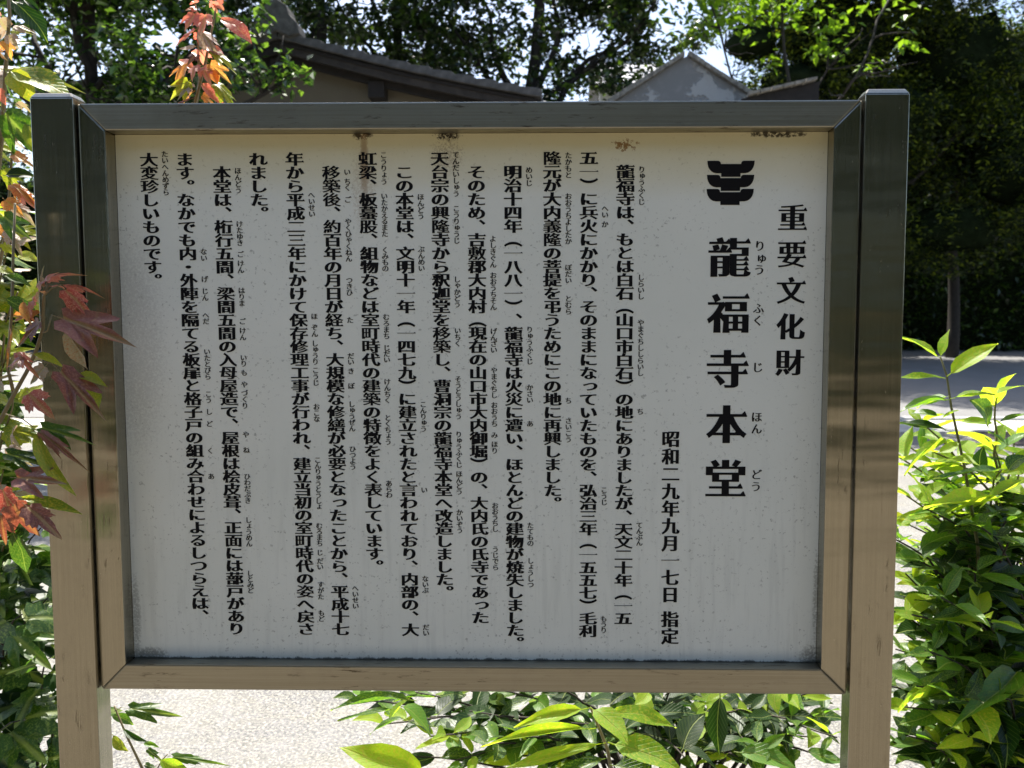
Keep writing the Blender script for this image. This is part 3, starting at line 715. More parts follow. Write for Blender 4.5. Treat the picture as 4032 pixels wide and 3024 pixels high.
columns = [  # x at the top, x at the bottom, text, furigana (text, first row, step)
 (-.5888, -.5885, '大変珍しいものです。', [('たいへんめずら', -.4, .47)]),
 (-.5228, -.5200, 'ます。なかでも内・外陣を隔てる板扉と格子戸の組み合わせによるしつらえは、', [('ない', 6.85, .48), ('げ', 8.91, 1), ('じん', 9.82, .5), ('へだ', 11.63, .46), ('いたとびら', 14.4, .475), ('こう', 17.63, .47), ('し', 19, 1), ('ど', 19.93, 1), ('く', 22, 1), ('あ', 24, 1)]),
 (-.4547, -.4517, '　本堂は、桁行五間、梁間五間の入母屋造で、屋根は桧皮葺、正面には蔀戸があり', [('ほんどう', .85, .48), ('けたゆき', 4.79, .47), ('ご', 7.05, 1), ('けん', 7.73, .5), ('はりま', 9.77, .475), ('ご', 12.1, 1), ('けん', 12.8, .5), ('いり', 14.85, .46), ('も', 16, 1), ('や', 16.9, 1), ('づくり', 17.55, .49), ('や', 20.75, 1), ('ね', 21.95, 1), ('ひわだぶき', 24.0, .47), ('しょうめん', 27.4, .465), ('しとみど', 31.6, .45)]),
 (-.3873, -.3850, 'れました。', []),
 (-.3200, -.3176, '年から平成二三年にかけて保存修理工事が行われ、建立当初の室町時代の姿へ戻さ', [('へいせい', 2.65, .47), ('ほ', 11.72, 1), ('ぞん', 12.55, .5), ('しゅうり', 13.77, .465), ('こうじ', 15.8, .48), ('おこな', 18.6, .47), ('こんりゅうとうしょ', 22.7, .455), ('むろまち', 27.83, .46), ('じ', 29.93, 1), ('だい', 30.6, .46), ('すがた', 32.45, .48), ('もど', 34.7, .47)]),
 (-.2532, -.2517, '　移築後、約百年の月日が経ち、大規模な修繕が必要となったことから、平成十七', [('い', .97, 1), ('ちく', 1.67, .45), ('ご', 3, 1), ('やくひゃくねん', 4.63, .46), ('つきひ', 9.0, .47), ('た', 12, 1), ('だい', 14.72, .46), ('き', 15.87, 1), ('ぼ', 17, 1), ('しゅうぜん', 18.4, .465), ('ひつよう', 21.85, .46), ('へいせい', 32.73, .47)]),
 (-.1859, -.1844, '虹梁、板蟇股、組物などは室町時代の建築の特徴をよく表しています。', [('こうりょう', -.28, .49), ('いたかえるまた', 2.75, .465), ('くみもの', 6.75, .46), ('むろまち', 11.77, .48), ('じだい', 14.1, .45), ('けんちく', 16.68, .47), ('とくちょう', 19.43, .465), ('あらわ', 24.5, .45)]),
 (-.1189, -.1182, '　この本堂は、文明十一年（一四七九）に建立されたと言われており、内部の、大', [('ほんどう', 2.82, .475), ('ぶんめい', 6.7, .47), ('こんりゅう', 18.4, .47), ('い', 25, 1), ('ないぶ', 31.95, .455), ('だい', 35.8, .46)]),
 (-.0537, -.0518, '天台宗の興隆寺から釈迦堂を移築し、曹洞宗の龍福寺本堂へ改造しました。', [('てんだいしゅう', -.27, .475), ('こうりゅうじ', 3.68, .475), ('しゃかどう', 8.95, .47), ('いちく', 12.8, .48), ('そうとうしゅう', 16.47, .475), ('りゅうふくじ', 20.7, .47), ('ほんどう', 23.75, .46), ('かいぞう', 26.73, .47)]),
 (.0130, .0153, '　そのため、吉敷郡大内村（現在の山口市大内御堀）の、大内氏の氏寺であった', [('よしきぐん', 5.93, .48), ('おおうちそん', 8.65, .475), ('げんざい', 12.85, .47), ('やまぐちし', 15.8, .475), ('おおうち', 18.45, .475), ('み', 20.75, 1), ('ほり', 21.45, .5), ('おおうちし', 26.2, .455), ('うじでら', 29.6, .475)]),
 (.0798, .0814, '　明治十四年（一八八一）、龍福寺は火災に遭い、ほとんどの建物が焼失しました。', [('めいじ', .86, .48), ('りゅうふくじ', 12.72, .48), ('かさい', 17.1, .48), ('あ', 19.87, 1), ('たてもの', 27.73, .465), ('しょうしつ', 30.5, .47)]),
 (.1516, .1529, '隆元が大内義隆の菩提を弔うためにこの地に再興しました。', [('たかもと', -.2, .48), ('おおうちよしたか', 2.8, .475), ('ぼだい', 8.07, .485), ('とむら', 10.4, .48), ('ち', 18.1, 1), ('さいこう', 19.63, .48)]),
 (.2185, .2196, '五一）に兵火にかかり、そのままになっていたものを、弘治三年（一五五七）毛利', [('へい', 3.7, .47), ('か', 4.87, 1), ('こうじ', 24.95, .48), ('もうり', 35.03, .46)]),
 (.2850, .2861, '　龍福寺は、もとは白石（山口市白石）の地にありましたが、天文二十年（一五', [('りゅうふくじ', .85, .475), ('しらいし', 8.82, .47), ('やまぐちししらいし', 12.2, .475), ('ち', 18.93, 1), ('てんぶん', 27.67, .46)]),
]
for (xa, xb, txt, ruby) in columns:
    pr = Print()
    for i, ch in enumerate(txt): pr.put(ch, lerp(xa, xb, i / 36), -.1062 - i * PITCH, EMW, EMH)
    pr.build('text_column')
    if ruby:
        pr = Print()
        for (t_, r0, st) in ruby:
            for j, ch in enumerate(t_):
                r = r0 + j * st; pr.put(ch, lerp(xa, xb, r / 36) + .0296, -.1062 - r * PITCH, .0130, .0128, .032, .006, 0)
        pr.build('furigana')
pr = Print()
for r, ch in zip([0, 1, 2, 3, 4, 5, 6, 7, 8, 9, 10.45, 11.45], '昭和二九年九月一七日指定'): pr.put(ch, lerp(.3724, .3745, r / 12), -.6206 - r * .03286, .0332, .0330)
pr.build('text_column')
pr = Print()
for i, ch in enumerate('龍福寺本堂'): pr.put(ch, .4761 - i * .0003, -.2859 - i * .10231, .0765, .0775, .056, -.004, .070)
pr.build('title')
pr = Print()
for ch, x, z in zip('りゅうふくじほんどう', (.5309, .5328, .5310, .5306, .5299, .5310, .5308, .5311, .5322, .5319), (-.265, -.2883, -.3083, -.3786, -.401, -.487, -.5791, -.6013, -.6869, -.7096)):
    pr.put(ch, x, z, .021, .021, .03, -.004, 0)
pr.build('furigana')
pr = Print()
for i, ch in enumerate('重要文化財'): pr.put(ch, .5895, -.2143 - i * .0659, .0525, .0520, .054, -.004, .07)
pr.build('heading')
bpy.data.objects.remove(_fo)
# emblem of three stacked brackets
def bowl(cx_, zt, w_, h_):
    a = w_ / 2; P_ = [(-a, 0), (-a * .545, 0)]
    P_ += [(-a * .545 + a * .12 * math.sin(t) * 1.0, -h_ * .20 * (1 - math.cos(t))) for t in (.5, 1.0, 1.57)]
    P_ += [(-x, z) for x, z in P_[:1:-1]] + [(a * .545, 0), (a, 0)]
    P_ += [(a * (.60 + .40 * math.cos(t)), -h_ * .775 * math.sin(t) ** .9) for t in (.25, .5, .75, 1.0, 1.25, 1.57)]
    P_ += [(a * .41, -h_ * .775), (a * .41, -h_), (-a * .41, -h_), (-a * .41, -h_ * .775)]
    P_ += [(-a * (.60 + .40 * math.cos(t)), -h_ * .775 * math.sin(t) ** .9) for t in (1.57, 1.25, 1.0, .75, .5, .25)]
    return [(cx_ + x, ZT + zt + z) for x, z in P_]
vs = []; fs = []
for i in range(3):
    P_ = bowl(.4763 - i * .0004, -.1120 - i * .0252, .0855, .0288)
    t_ = geometry.tessellate_polygon([[Vector((x, z, 0)) for x, z in P_]]); b = len(vs)
    vs += [(x, PY - .0005, z) for x, z in P_]; fs += [tuple(q + b for q in f) for f in t_]
obj('emblem', mesh('emblem', vs, fs), m_ink, panel)
# ------------------------------------------------------------------ shrubs round the sign: every leaf an object
def finish_leaf(name, vs, fs, uvs, petiole):
    b = len(vs); r = .011
    vs = vs + [Vector((-r, -petiole, 0)), Vector((r, -petiole, 0)), Vector((0, -petiole, r)), Vector((-r, .02, .0)), Vector((r, .02, .0)), Vector((0, .02, r))]
    uvs = uvs + [(.5, 0)] * 6
    fs = fs + [(b, b + 1, b + 4, b + 3), (b + 1, b + 2, b + 5, b + 4), (b + 2, b, b + 3, b + 5)]
    vs = [v + Vector((0, petiole, 0)) for v in vs]; L = 1 + petiole
    return mesh(name, [v / L for v in vs], fs, uvs, smooth=True)
def ovate_mesh(seed, Wd=.40):
    rr = random.Random(seed); V = (0, .10, .25, .43, .62, .79, .91, 1.0); U = (-1, -.5, 0, .5, 1)
    bend, fold, tw = rr.uniform(.05, .38), rr.uniform(.12, .55), rr.uniform(-.25, .25); sway = rr.uniform(-.10, .10)
    vs = []; uvs = []
    for v in V:
        hw = Wd / 2 * (math.sin(math.pi * v ** .80) ** .85 if 0 < v < 1 else 0) * (1 - .25 * sm((v - .6) / .35)) + .004
        for u in U:
            x = u * hw + sway * math.sin(math.pi * v) + (.04 * rr.uniform(-1, 1) * hw if abs(u) == 1 else 0)
            z = -bend * v * v + fold * abs(u) * hw + tw * u * hw * v + .018 * math.sin(9 * v + u * 2 + seed)
            vs.append(Vector((x, v, z))); uvs.append((.5 + u * hw / Wd * .9, v))
    fs = [(j * 5 + i, j * 5 + i + 1, j * 5 + i + 6, j * 5 + i + 5) for j in range(7) for i in range(4)]
    return finish_leaf('ovate_leaf', vs, fs, uvs, .10)
def maple_mesh(seed, lob=1.0, droop=.35):
    rr = random.Random(seed)
    side = [(0, 1.0), (5, .84), (11, .72), (17, .60), (24, .46), (32, .58), (39, .72 * lob), (46, .86 * lob), (53, .66 * lob), (62, .54), (76, .38), (94, .40), (122, .22), (160, .06)]
    out = [(a, r * rr.uniform(.93, 1.07)) for a, r in side] ; out2 = [(-a, r * rr.uniform(.93, 1.07)) for a, r in side[1:]]
    ring = out + out2[::-1]
    f1, f2, dr = rr.uniform(.1, .6), rr.uniform(-.1, .3), droop * rr.uniform(.5, 1.4); tw = rr.uniform(-.4, .4)
    def place(a, r):
        t = R(a); x, y = r * math.sin(t), r * math.cos(t)
        near = min(abs(abs(a) - 0), abs(abs(a) - 46)) / 23.0
        z = -dr * r * r - f2 * .2 * r + f1 * .20 * near * r + tw * .25 * x * y + .03 * math.sin(7 * x + 5 * y + seed) + rr.uniform(-.015, .015)
        return Vector((x, y + .05, z)), (.5 + .5 * math.sin(t) * min(r, .9) * (.6 if abs(a) < 27 else .9), .5 * r + (.45 * r if abs(a) < 30 else 0))
    vs = [Vector((0, .05, 0))]; uvs = [(.5, 0)]; fs = []; n = len(ring)
    for fr in (.5, 1.0):
        for a, r in ring: v, u = place(a, r * fr if fr == 1 else min(r * .55, .30)); vs.append(v); uvs.append(u)
    for i in range(n):
        j = (i + 1) % n
        fs.append((0, 1 + j, 1 + i)); fs.append((1 + i, 1 + j, 1 + n + j, 1 + n + i))
    return finish_leaf('maple_leaf', vs, fs, uvs, .22)
OV = [ovate_mesh(i, .36 + .05 * (i % 4)) for i in range(9)]
MP = [maple_mesh(40 + i, (.85, 1, .7)[i % 3], .10 + .09 * (i % 4)) for i in range(9)]
CURL = [maple_mesh(80 + i, .75, .45 + .15 * (i % 3)) for i in range(5)]
L_young = leaf_mat('young_green_leaf', [(0, (.12, .24, .022)), (.5, (.17, .30, .025)), (1, (.23, .35, .028))], .60, .46, tint=(1.45, 1.35, .5), gain=1.7, spec=.35, blotch=(.26, .30, .04))
L_green = leaf_mat('green_leaf', [(0, (.016, .046, .008)), (.5, (.042, .105, .013)), (1, (.085, .19, .020))], .42, .42, tint=(1.5, 1.6, .5), gain=1.7, blotch=(.10, .16, .02))
L_dark = leaf_mat('dark_green_leaf', [(0, (.006, .018, .004)), (1, (.018, .048, .008))], .30, .45, tint=(1.4, 1.8, .4), spec=.3, gain=1.6)
M_red = leaf_mat('red_maple_leaf', [(0, (.36, .09, .07)), (.5, (.46, .17, .13)), (1, (.54, .30, .24))], .5, .38, tint=(1.4, .85, .7), blotch=(.48, .30, .20), gain=1.3)
M_org = leaf_mat('orange_maple_leaf', [(0, (.38, .22, .08)), (1, (.46, .36, .14))], .5, .38, tint=(1.5, 1.0, .5), blotch=(.36, .09, .04), gain=1.4)
M_yel = leaf_mat('yellow_green_maple_leaf', [(0, (.12, .21, .025)), (1, (.22, .29, .04))], .5, .36, tint=(1.4, 1.25, .5), blotch=(.34, .32, .05), gain=1.4)
M_mar = leaf_mat('maroon_maple_leaf', [(0, (.10, .045, .034)), (1, (.26, .13, .10))], .35, .34, tint=(1.8, .8, .5), blotch=(.28, .17, .12))
M_pal = leaf_mat('pale_dusty_leaf', [(0, (.42, .38, .28)), (1, (.55, .46, .42))], .35, .5, tint=(1.1, 1, .7), blotch=(.40, .22, .12), spec=.3)
M_grn = leaf_mat('green_maple_leaf', [(0, (.020, .052, .010)), (1, (.060, .13, .020))], .45, .40, tint=(1.3, 1.5, .5), blotch=(.10, .15, .03), gain=1.3)
m_stem = simple('green_brown_stem', (.13, .12, .05), .6, .3, 20)
m_stemd = simple('dark_brown_stem', (.035, .028, .022), .8, .3, 20)
m_stemr = simple('red_green_stem', (.20, .16, .08), .5, .3, 20)
toCam = Vector((0, -1, .15)).normalized()
LEAVES = {}
def place_leaf(t, me, base, tip, width, mat, rr, nrm=None, wref=.42):
    """lays a leaf from base to tip; width scales it across"""
    base, tip = Vector(base), Vector(tip); d = tip - base; L = d.length
    if L < 1e-4: return
    d.normalize()
    n = Vector(nrm) if nrm is not None else Vector((rr.gauss(0, .35), rr.gauss(-.25, .4), 1))
    n = n - d * n.dot(d)
    if n.length < .05: n = toCam - d * toCam.dot(d)
    n.normalize(); s = d.cross(n)
    if width is None: width = L * wref
    wx = width / wref
    M = Matrix((( s.x * wx, d.x * L, n.x * L, base.x), (s.y * wx, d.y * L, n.y * L, base.y), (s.z * wx, d.z * L, n.z * L, base.z), (0, 0, 0, 1)))
    LEAVES.setdefault(t.name, []).append((me, mat, M, t))
_slot = bpy.data.materials.new('leaf_default')
for me in OV + MP + CURL: me.materials.append(_slot)
def px_leaf(t, b, e, d, mat, rr, kind='o', w=None, dd=0., dz=None, nrm=None):
    """b, e: where stalk and tip stand in the photograph; d the distance, dd how much farther the tip is"""
    P0, P1 = at(b[0], b[1], d), at(e[0], e[1], d + dd)
    me = rr.choice({'o': OV, 'm': MP, 'c': CURL}[kind])
    wd = w / F_PX * d if w else None
    place_leaf(t, me, P0, P1, wd, mat, rr, nrm, {'o': .40, 'm': 1.12, 'c': .80}[kind])
def stem(t, pts, r0, r1, mat, n=6, name='stem'):
    mb = MB(); k_ = len(pts); mb.tube(pts, [lerp(r0, r1, i / (k_ - 1)) for i in range(k_)], n); return mb.build(name, mat, t, smooth=True)
def curve_pts(a, b, sag, rr, n=9):
    a, b = Vector(a), Vector(b); out = []
    for i in range(n + 1):
        u = i / n; p = a.lerp(b, u); h = Vector((a.x, a.y, b.z)); q = a.lerp(h, u).lerp(h.lerp(b, u), u)   # rises, then leans out
        p = p.lerp(q, sag); out.append(p + Vector((rr.gauss(0, .004), rr.gauss(0, .004), 0)))
    return out
def shoot(t, pts, r0, r1, smat, rr, kinds, t0=.35, step=.055, Lf=(.08, .12), up=(0.05, .35), mats=(L_young, L_green, L_dark), young=.12, limit=300, wref=.40, pet='o'):
    stem(t, pts, r0, r1, smat, 5)
    seg = [(pts[i + 1] - pts[i]).length for i in range(len(pts) - 1)]; tot = sum(seg); s = tot * t0; a0 = rr.uniform(0, 6.28); kk = 0
    while s < tot:
        q = s; i = 0
        while i < len(seg) - 1 and q > seg[i]: q -= seg[i]; i += 1
        p = pts[i].lerp(pts[i + 1], min(1, q / seg[i])); ax = (pts[i + 1] - pts[i]).normalized(); left = tot - s
        for sd_ in (0, math.pi):
            if rr.random() < .08: continue
            th = a0 + kk * R(84) + sd_ + rr.gauss(0, .2)
            h = Vector((math.cos(th), math.sin(th), 0)); e = rr.uniform(*up) + (.55 if left < .05 else 0)
            d = (h + Vector((0, 0, e)) + ax * .35).normalized(); L = rr.uniform(*Lf) * (.75 if left < .03 else 1)
            m = mats[0] if left < young and rr.random() < .85 else (mats[1] if left < young * 2.6 and rr.random() < .7 else mats[2])
            me = rr.choice(kinds)
            place_leaf(t, me, p, p + d * L + Vector((0, 0, -L * .12)), L * wref * rr.uniform(.85, 1.2), m, rr, None if pet == 'o' else (rr.gauss(0, .4), -.6, .7), {'o': .40, 'm': 1.22}[pet])
        kk += 1; s += step * rr.uniform(.8, 1.25)
def px_path(l, d0, d1=None):
    n = len(l); return [at(p[0], p[1], lerp(d0, d1 if d1 else d0, i / (n - 1))) for i, p in enumerate(l)]

# --- right shrub, standing behind the right post
rr = random.Random(101)
b0 = at(3960, 2600, 2.15)
shr = thing('leafy_shrub', 'tall green shrub with pointed glossy leaves growing behind the right post', 'shrub', (b0.x, b0.y, 0))
main = [Vector((b0.x - .03, b0.y, 0)), at(3890, 2950, 2.05), at(3860, 2500, 2.0), at(3850, 2150, 1.98), at(3800, 1850, 1.96), at(3745, 1600, 1.95), at(3728, 1480, 1.95), at(3703, 1405, 1.95)]
stem(shr, main, .0065, .0020, m_stem)
for b, e, w_, m, dd in (((3703, 1412), (3548, 1308), 50, L_young, .03), ((3703, 1408), (3712, 1298), 96, L_young, -.01), ((3728, 1482), (3921, 1338), 70, L_young, -.03),
        ((3722, 1490), (3540, 1462), 34, L_young, -.04), ((3738, 1575), (3606, 1590), 40, L_young, .05), ((3742, 1570), (3915, 1542), 46, L_young, -.08), ((3738, 1560), (3606, 1585), 45, L_green, .05),
        ((3740, 1575), (3540, 1572), 44, L_green, -.02), ((3915, 1555), (4040, 1500), 40, L_young, .02), ((3893, 1685), (3860, 1575), 105, L_green, -.05), ((3700, 1640), (3590, 1605), 50, L_green, .03),
        ((3700, 1655), (3770, 1610), 60, L_young, -.03), ((3915, 1600), (3850, 1580), 50, L_young, 0), ((3745, 1700), (3540, 1650), 46, L_dark, .04), ((3880, 1700), (3975, 1730), 50, L_green, -.06),
        ((3965, 1860), (4045, 1780), 60, L_green, 0), ((3960, 1850), (3690, 1840), 56, L_green, -.12), ((3680, 1825), (3560, 1790), 50, L_young, 0), ((3745, 1740), (3550, 1775), 45, L_young, -.08),
        ((3860, 1870), (3880, 1760), 80, L_dark, 0), ((4060, 1890), (3865, 1965), 56, L_young, -.1), ((3960, 1980), (3650, 1960), 60, L_young, -.15), ((3830, 1960), (3600, 1850), 60, L_green, .05),
        ((3865, 1965), (3590, 2010), 56, L_green, -.05), ((3770, 2730), (3910, 2870), 110, L_young, -.22), ((4020, 2640), (3830, 2730), 100, L_green, -.2), ((3760, 2715), (3520, 2745), 70, L_young, -.15), ((3915, 2800), (3985, 2950), 80, L_dark, -.15)):
    px_leaf(shr, b, e, 1.92, m, rr, 'o', w_, dd)
tips = [(3540, 1800, 2.0), (3560, 1950, 1.95), (3520, 2120, 1.9), (3550, 2260, 2.0), (3500, 2400, 1.9), (3530, 2560, 2.0), (3500, 2700, 1.9), (3560, 2780, 1.85), (3520, 2920, 1.95), (3760, 2450, 1.9), (3840, 2250, 1.85), (3740, 1950, 2.0), (3940, 1850, 1.95), (3600, 1650, 2.05), (3680, 1780, 1.95), (3640, 2000, 1.85), (3610, 2150, 2.2), (3680, 2280, 2.05), (3590, 2420, 1.85), (3640, 2560, 1.8), (3600, 2820, 2.0), (3680, 2950, 1.85), (4010, 1680, 2.2), (3900, 1750, 2.1), (3800, 2020, 2.2), (3950, 2050, 2.0), (3915, 1560, 2.0), (4010, 1860, 2.1), (3620, 1900, 2.15), (3590, 1760, 2.1), (4100, 1700, 2.1), (3720, 2000, 1.95), (3860, 2080, 1.85), (3980, 2120, 1.9), (3600, 2200, 1.9), (3700, 2350, 1.8), (3850, 2420, 1.78),
        (4020, 2420, 1.85), (3570, 2500, 1.95), (3620, 2700, 1.85), (3760, 2760, 1.75), (3960, 2750, 1.8), (4090, 2150, 2.0), (4150, 2600, 1.9), (3620, 2450, 2.1), (3900, 2600, 2.2), (3720, 2200, 2.0), (4060, 2550, 2.2), (3560, 2900, 1.9), (3900, 1950, 2.2), (3640, 2080, 2.05), (4080, 2000, 2.15), (3560, 2350, 2.0), (3800, 2900, 1.8), (4000, 2950, 1.9), (3920, 2250, 2.1), (3540, 2050, 2.2), (3780, 2150, 2.3), (4000, 2300, 2.35), (3650, 2600, 2.3)]
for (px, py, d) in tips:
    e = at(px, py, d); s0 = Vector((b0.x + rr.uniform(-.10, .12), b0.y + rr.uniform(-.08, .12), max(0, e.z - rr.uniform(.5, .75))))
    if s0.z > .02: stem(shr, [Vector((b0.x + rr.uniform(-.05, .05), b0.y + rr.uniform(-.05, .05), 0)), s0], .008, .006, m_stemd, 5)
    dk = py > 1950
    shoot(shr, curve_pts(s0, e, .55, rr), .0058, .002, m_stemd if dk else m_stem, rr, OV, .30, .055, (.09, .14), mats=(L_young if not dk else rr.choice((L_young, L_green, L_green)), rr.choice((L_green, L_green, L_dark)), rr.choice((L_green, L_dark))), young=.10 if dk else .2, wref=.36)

# --- shrub under the sign
rr = random.Random(202)
b1 = at(2650, 3000, 2.25)
shr2 = thing('leafy_shrub', 'dark green shrub filling the gap under the right half of the board', 'shrub', (b1.x, b1.y, 0))
tips = [(1400, 2760, 2.0), (1500, 2850, 1.9), (1620, 2720, 2.05), (1700, 2900, 1.85), (1850, 2800, 2.0), (1950, 2720, 2.1), (2050, 2900, 1.9), (2150, 2700, 2.1), (2250, 2850, 2.0), (2450, 2700, 2.1), (2550, 2850, 1.9), (2650, 2700, 2.2), (2750, 2850, 1.95),
        (2850, 2700, 2.1), (2950, 2800, 1.95), (3050, 2720, 2.1), (3150, 2850, 1.9), (3230, 2720, 2.05), (3280, 2900, 1.95), (3000, 2950, 1.8), (2700, 2980, 1.8), (1800, 2990, 1.9), (2350, 2650, 2.3), (2900, 2620, 2.3), (3200, 2650, 2.3), (2500, 2950, 2.0), (2620, 2760, 2.1), (3100, 2900, 2.1), (2000, 2980, 2.1), (2850, 3000, 2.2), (2200, 2980, 2.2), (3250, 2980, 2.1), (2700, 2640, 2.0), (1560, 2980, 2.0), (2100, 2850, 2.3), (2400, 2950, 2.3), (2950, 2900, 2.3), (3150, 2980, 2.2), (1750, 2780, 2.2), (2600, 2900, 2.2), (3260, 2800, 2.2), (2800, 2800, 2.0), (1900, 2930, 1.9), (2300, 2760, 2.2), (2550, 2700, 2.0), (2780, 2720, 2.3), (3020, 2840, 2.1), (3120, 2700, 2.0), (3200, 2900, 2.0), (2900, 2980, 2.0), (2650, 2820, 2.3), (1680, 2820, 2.1), (1780, 2700, 2.1), (2050, 2780, 2.2)]
for (px, py, d) in tips:
    e = at(px, py, d); s0 = Vector((lerp(b1.x, e.x, .45) + rr.uniform(-.08, .08), b1.y + rr.uniform(-.1, .05), rr.uniform(.22, .42)))
    stem(shr2, [Vector((lerp(b1.x, e.x, .12) + rr.uniform(-.05, .05), b1.y + rr.uniform(-.06, .06), 0)), s0], .009, .006, m_stemd, 5)
    shoot(shr2, curve_pts(s0, e, .35, rr), .0055, .0018, m_stemd, rr, OV, .34, .060, (.085, .13), mats=(rr.choice((L_young, L_green)), rr.choice((L_green, L_dark)), L_dark), young=.10, wref=.38)
for b, e, w_, m, dd in (((1640, 2760), (1310, 2722), 42, L_green, -.02), ((1560, 2790), (1320, 2815), 36, L_green, .02), ((1570, 2775), (1720, 2860), 120, L_green, 0), ((1600, 2830), (1450, 2850), 40, L_green, 0),
        ((2835, 2725), (2832, 2978), 100, L_dark, -.05), ((2890, 2960), (3150, 3000), 110, L_green, -.05), ((3060, 2700), (3062, 2803), 60, L_young, -.05), ((1900, 2720), (2010, 2690), 60, L_green, 0), ((2560, 2722), (2500, 2770), 60, L_young, -.05)):
    px_leaf(shr2, b, e, 1.8, m, rr, 'o', w_, dd)
# bright young shoot close behind the lower rail
rr = random.Random(303)
b2 = at(2440, 3024, 1.62)
shr3 = thing('young_shoot', 'bright yellow green young shoot with broad leaves just below the lower rail', 'shrub shoot', (b2.x, b2.y, 0))
stem(shr3, [Vector((b2.x + .02, b2.y + .05, 0)), at(2430, 3300, 1.66), at(2405, 3024, 1.60), at(2392, 2950, 1.58), at(2360, 2870, 1.57), at(2325, 2786, 1.56)], .006, .0022, m_stemr)
for b, e, w_, m, dd in (((2320, 2787), (2022, 2852), 56, L_young, -.03), ((2324, 2784), (2474, 2920), 105, L_young, -.07), ((2372, 2800), (2684, 2848), 92, L_young, .06), ((2356, 2867), (1894, 2914), 60, L_young, -.04),
        ((2384, 2925), (1974, 3002), 44, L_young, -.06), ((2394, 2922), (2692, 3030), 125, L_young, -.05), ((2392, 2985), (2140, 3040), 70, L_green, -.04), ((2400, 3010), (2620, 3075), 90, L_green, -.04)):
    px_leaf(shr3, b, e, 1.56, m, rr, 'o', w_, dd, nrm=(rr.gauss(0, .2), -.55, .8))
b3 = at(1720, 3100, 1.60)
shr4 = thing('young_shoot', 'single bright broad leaf shoot at the bottom edge left of the larger shoot', 'shrub shoot', (b3.x, b3.y, 0))
stem(shr4, [Vector((b3.x + .02, b3.y + .02, 0)), at(1720, 3300, 1.62), at(1690, 3060, 1.60)], .005, .0025, m_stemr)
for b, e, w_, m, dd in (((1690, 3062), (1374, 2915), 125, L_young, -.04), ((1690, 3060), (1440, 3030), 60, L_young, -.03), ((1695, 3066), (1900, 3090), 80, L_green, 0)):
    px_leaf(shr4, b, e, 1.58, m, rr, 'o', w_, dd, nrm=(0, -.6, .8))

# --- maples
def maple(name, label, base, paths, leaves, seed, d):
    t = thing(name, label, 'maple', (base.x, base.y, 0)); r_ = random.Random(seed)
    for pth, da, db, r0, r1 in paths: stem(t, px_path(pth, da, db), r0, r1, m_stemr)
    for lf_ in leaves:
        b, e, w_, m, kind = lf_[:5]; dd = lf_[5] if len(lf_) > 5 else r_.uniform(-.04, .04)
        px_leaf(t, b, e, d + r_.uniform(-.015, .015), m, r_, kind, w_, dd, nrm=(r_.gauss(0, .3), -.75, .6))
    return t, r_
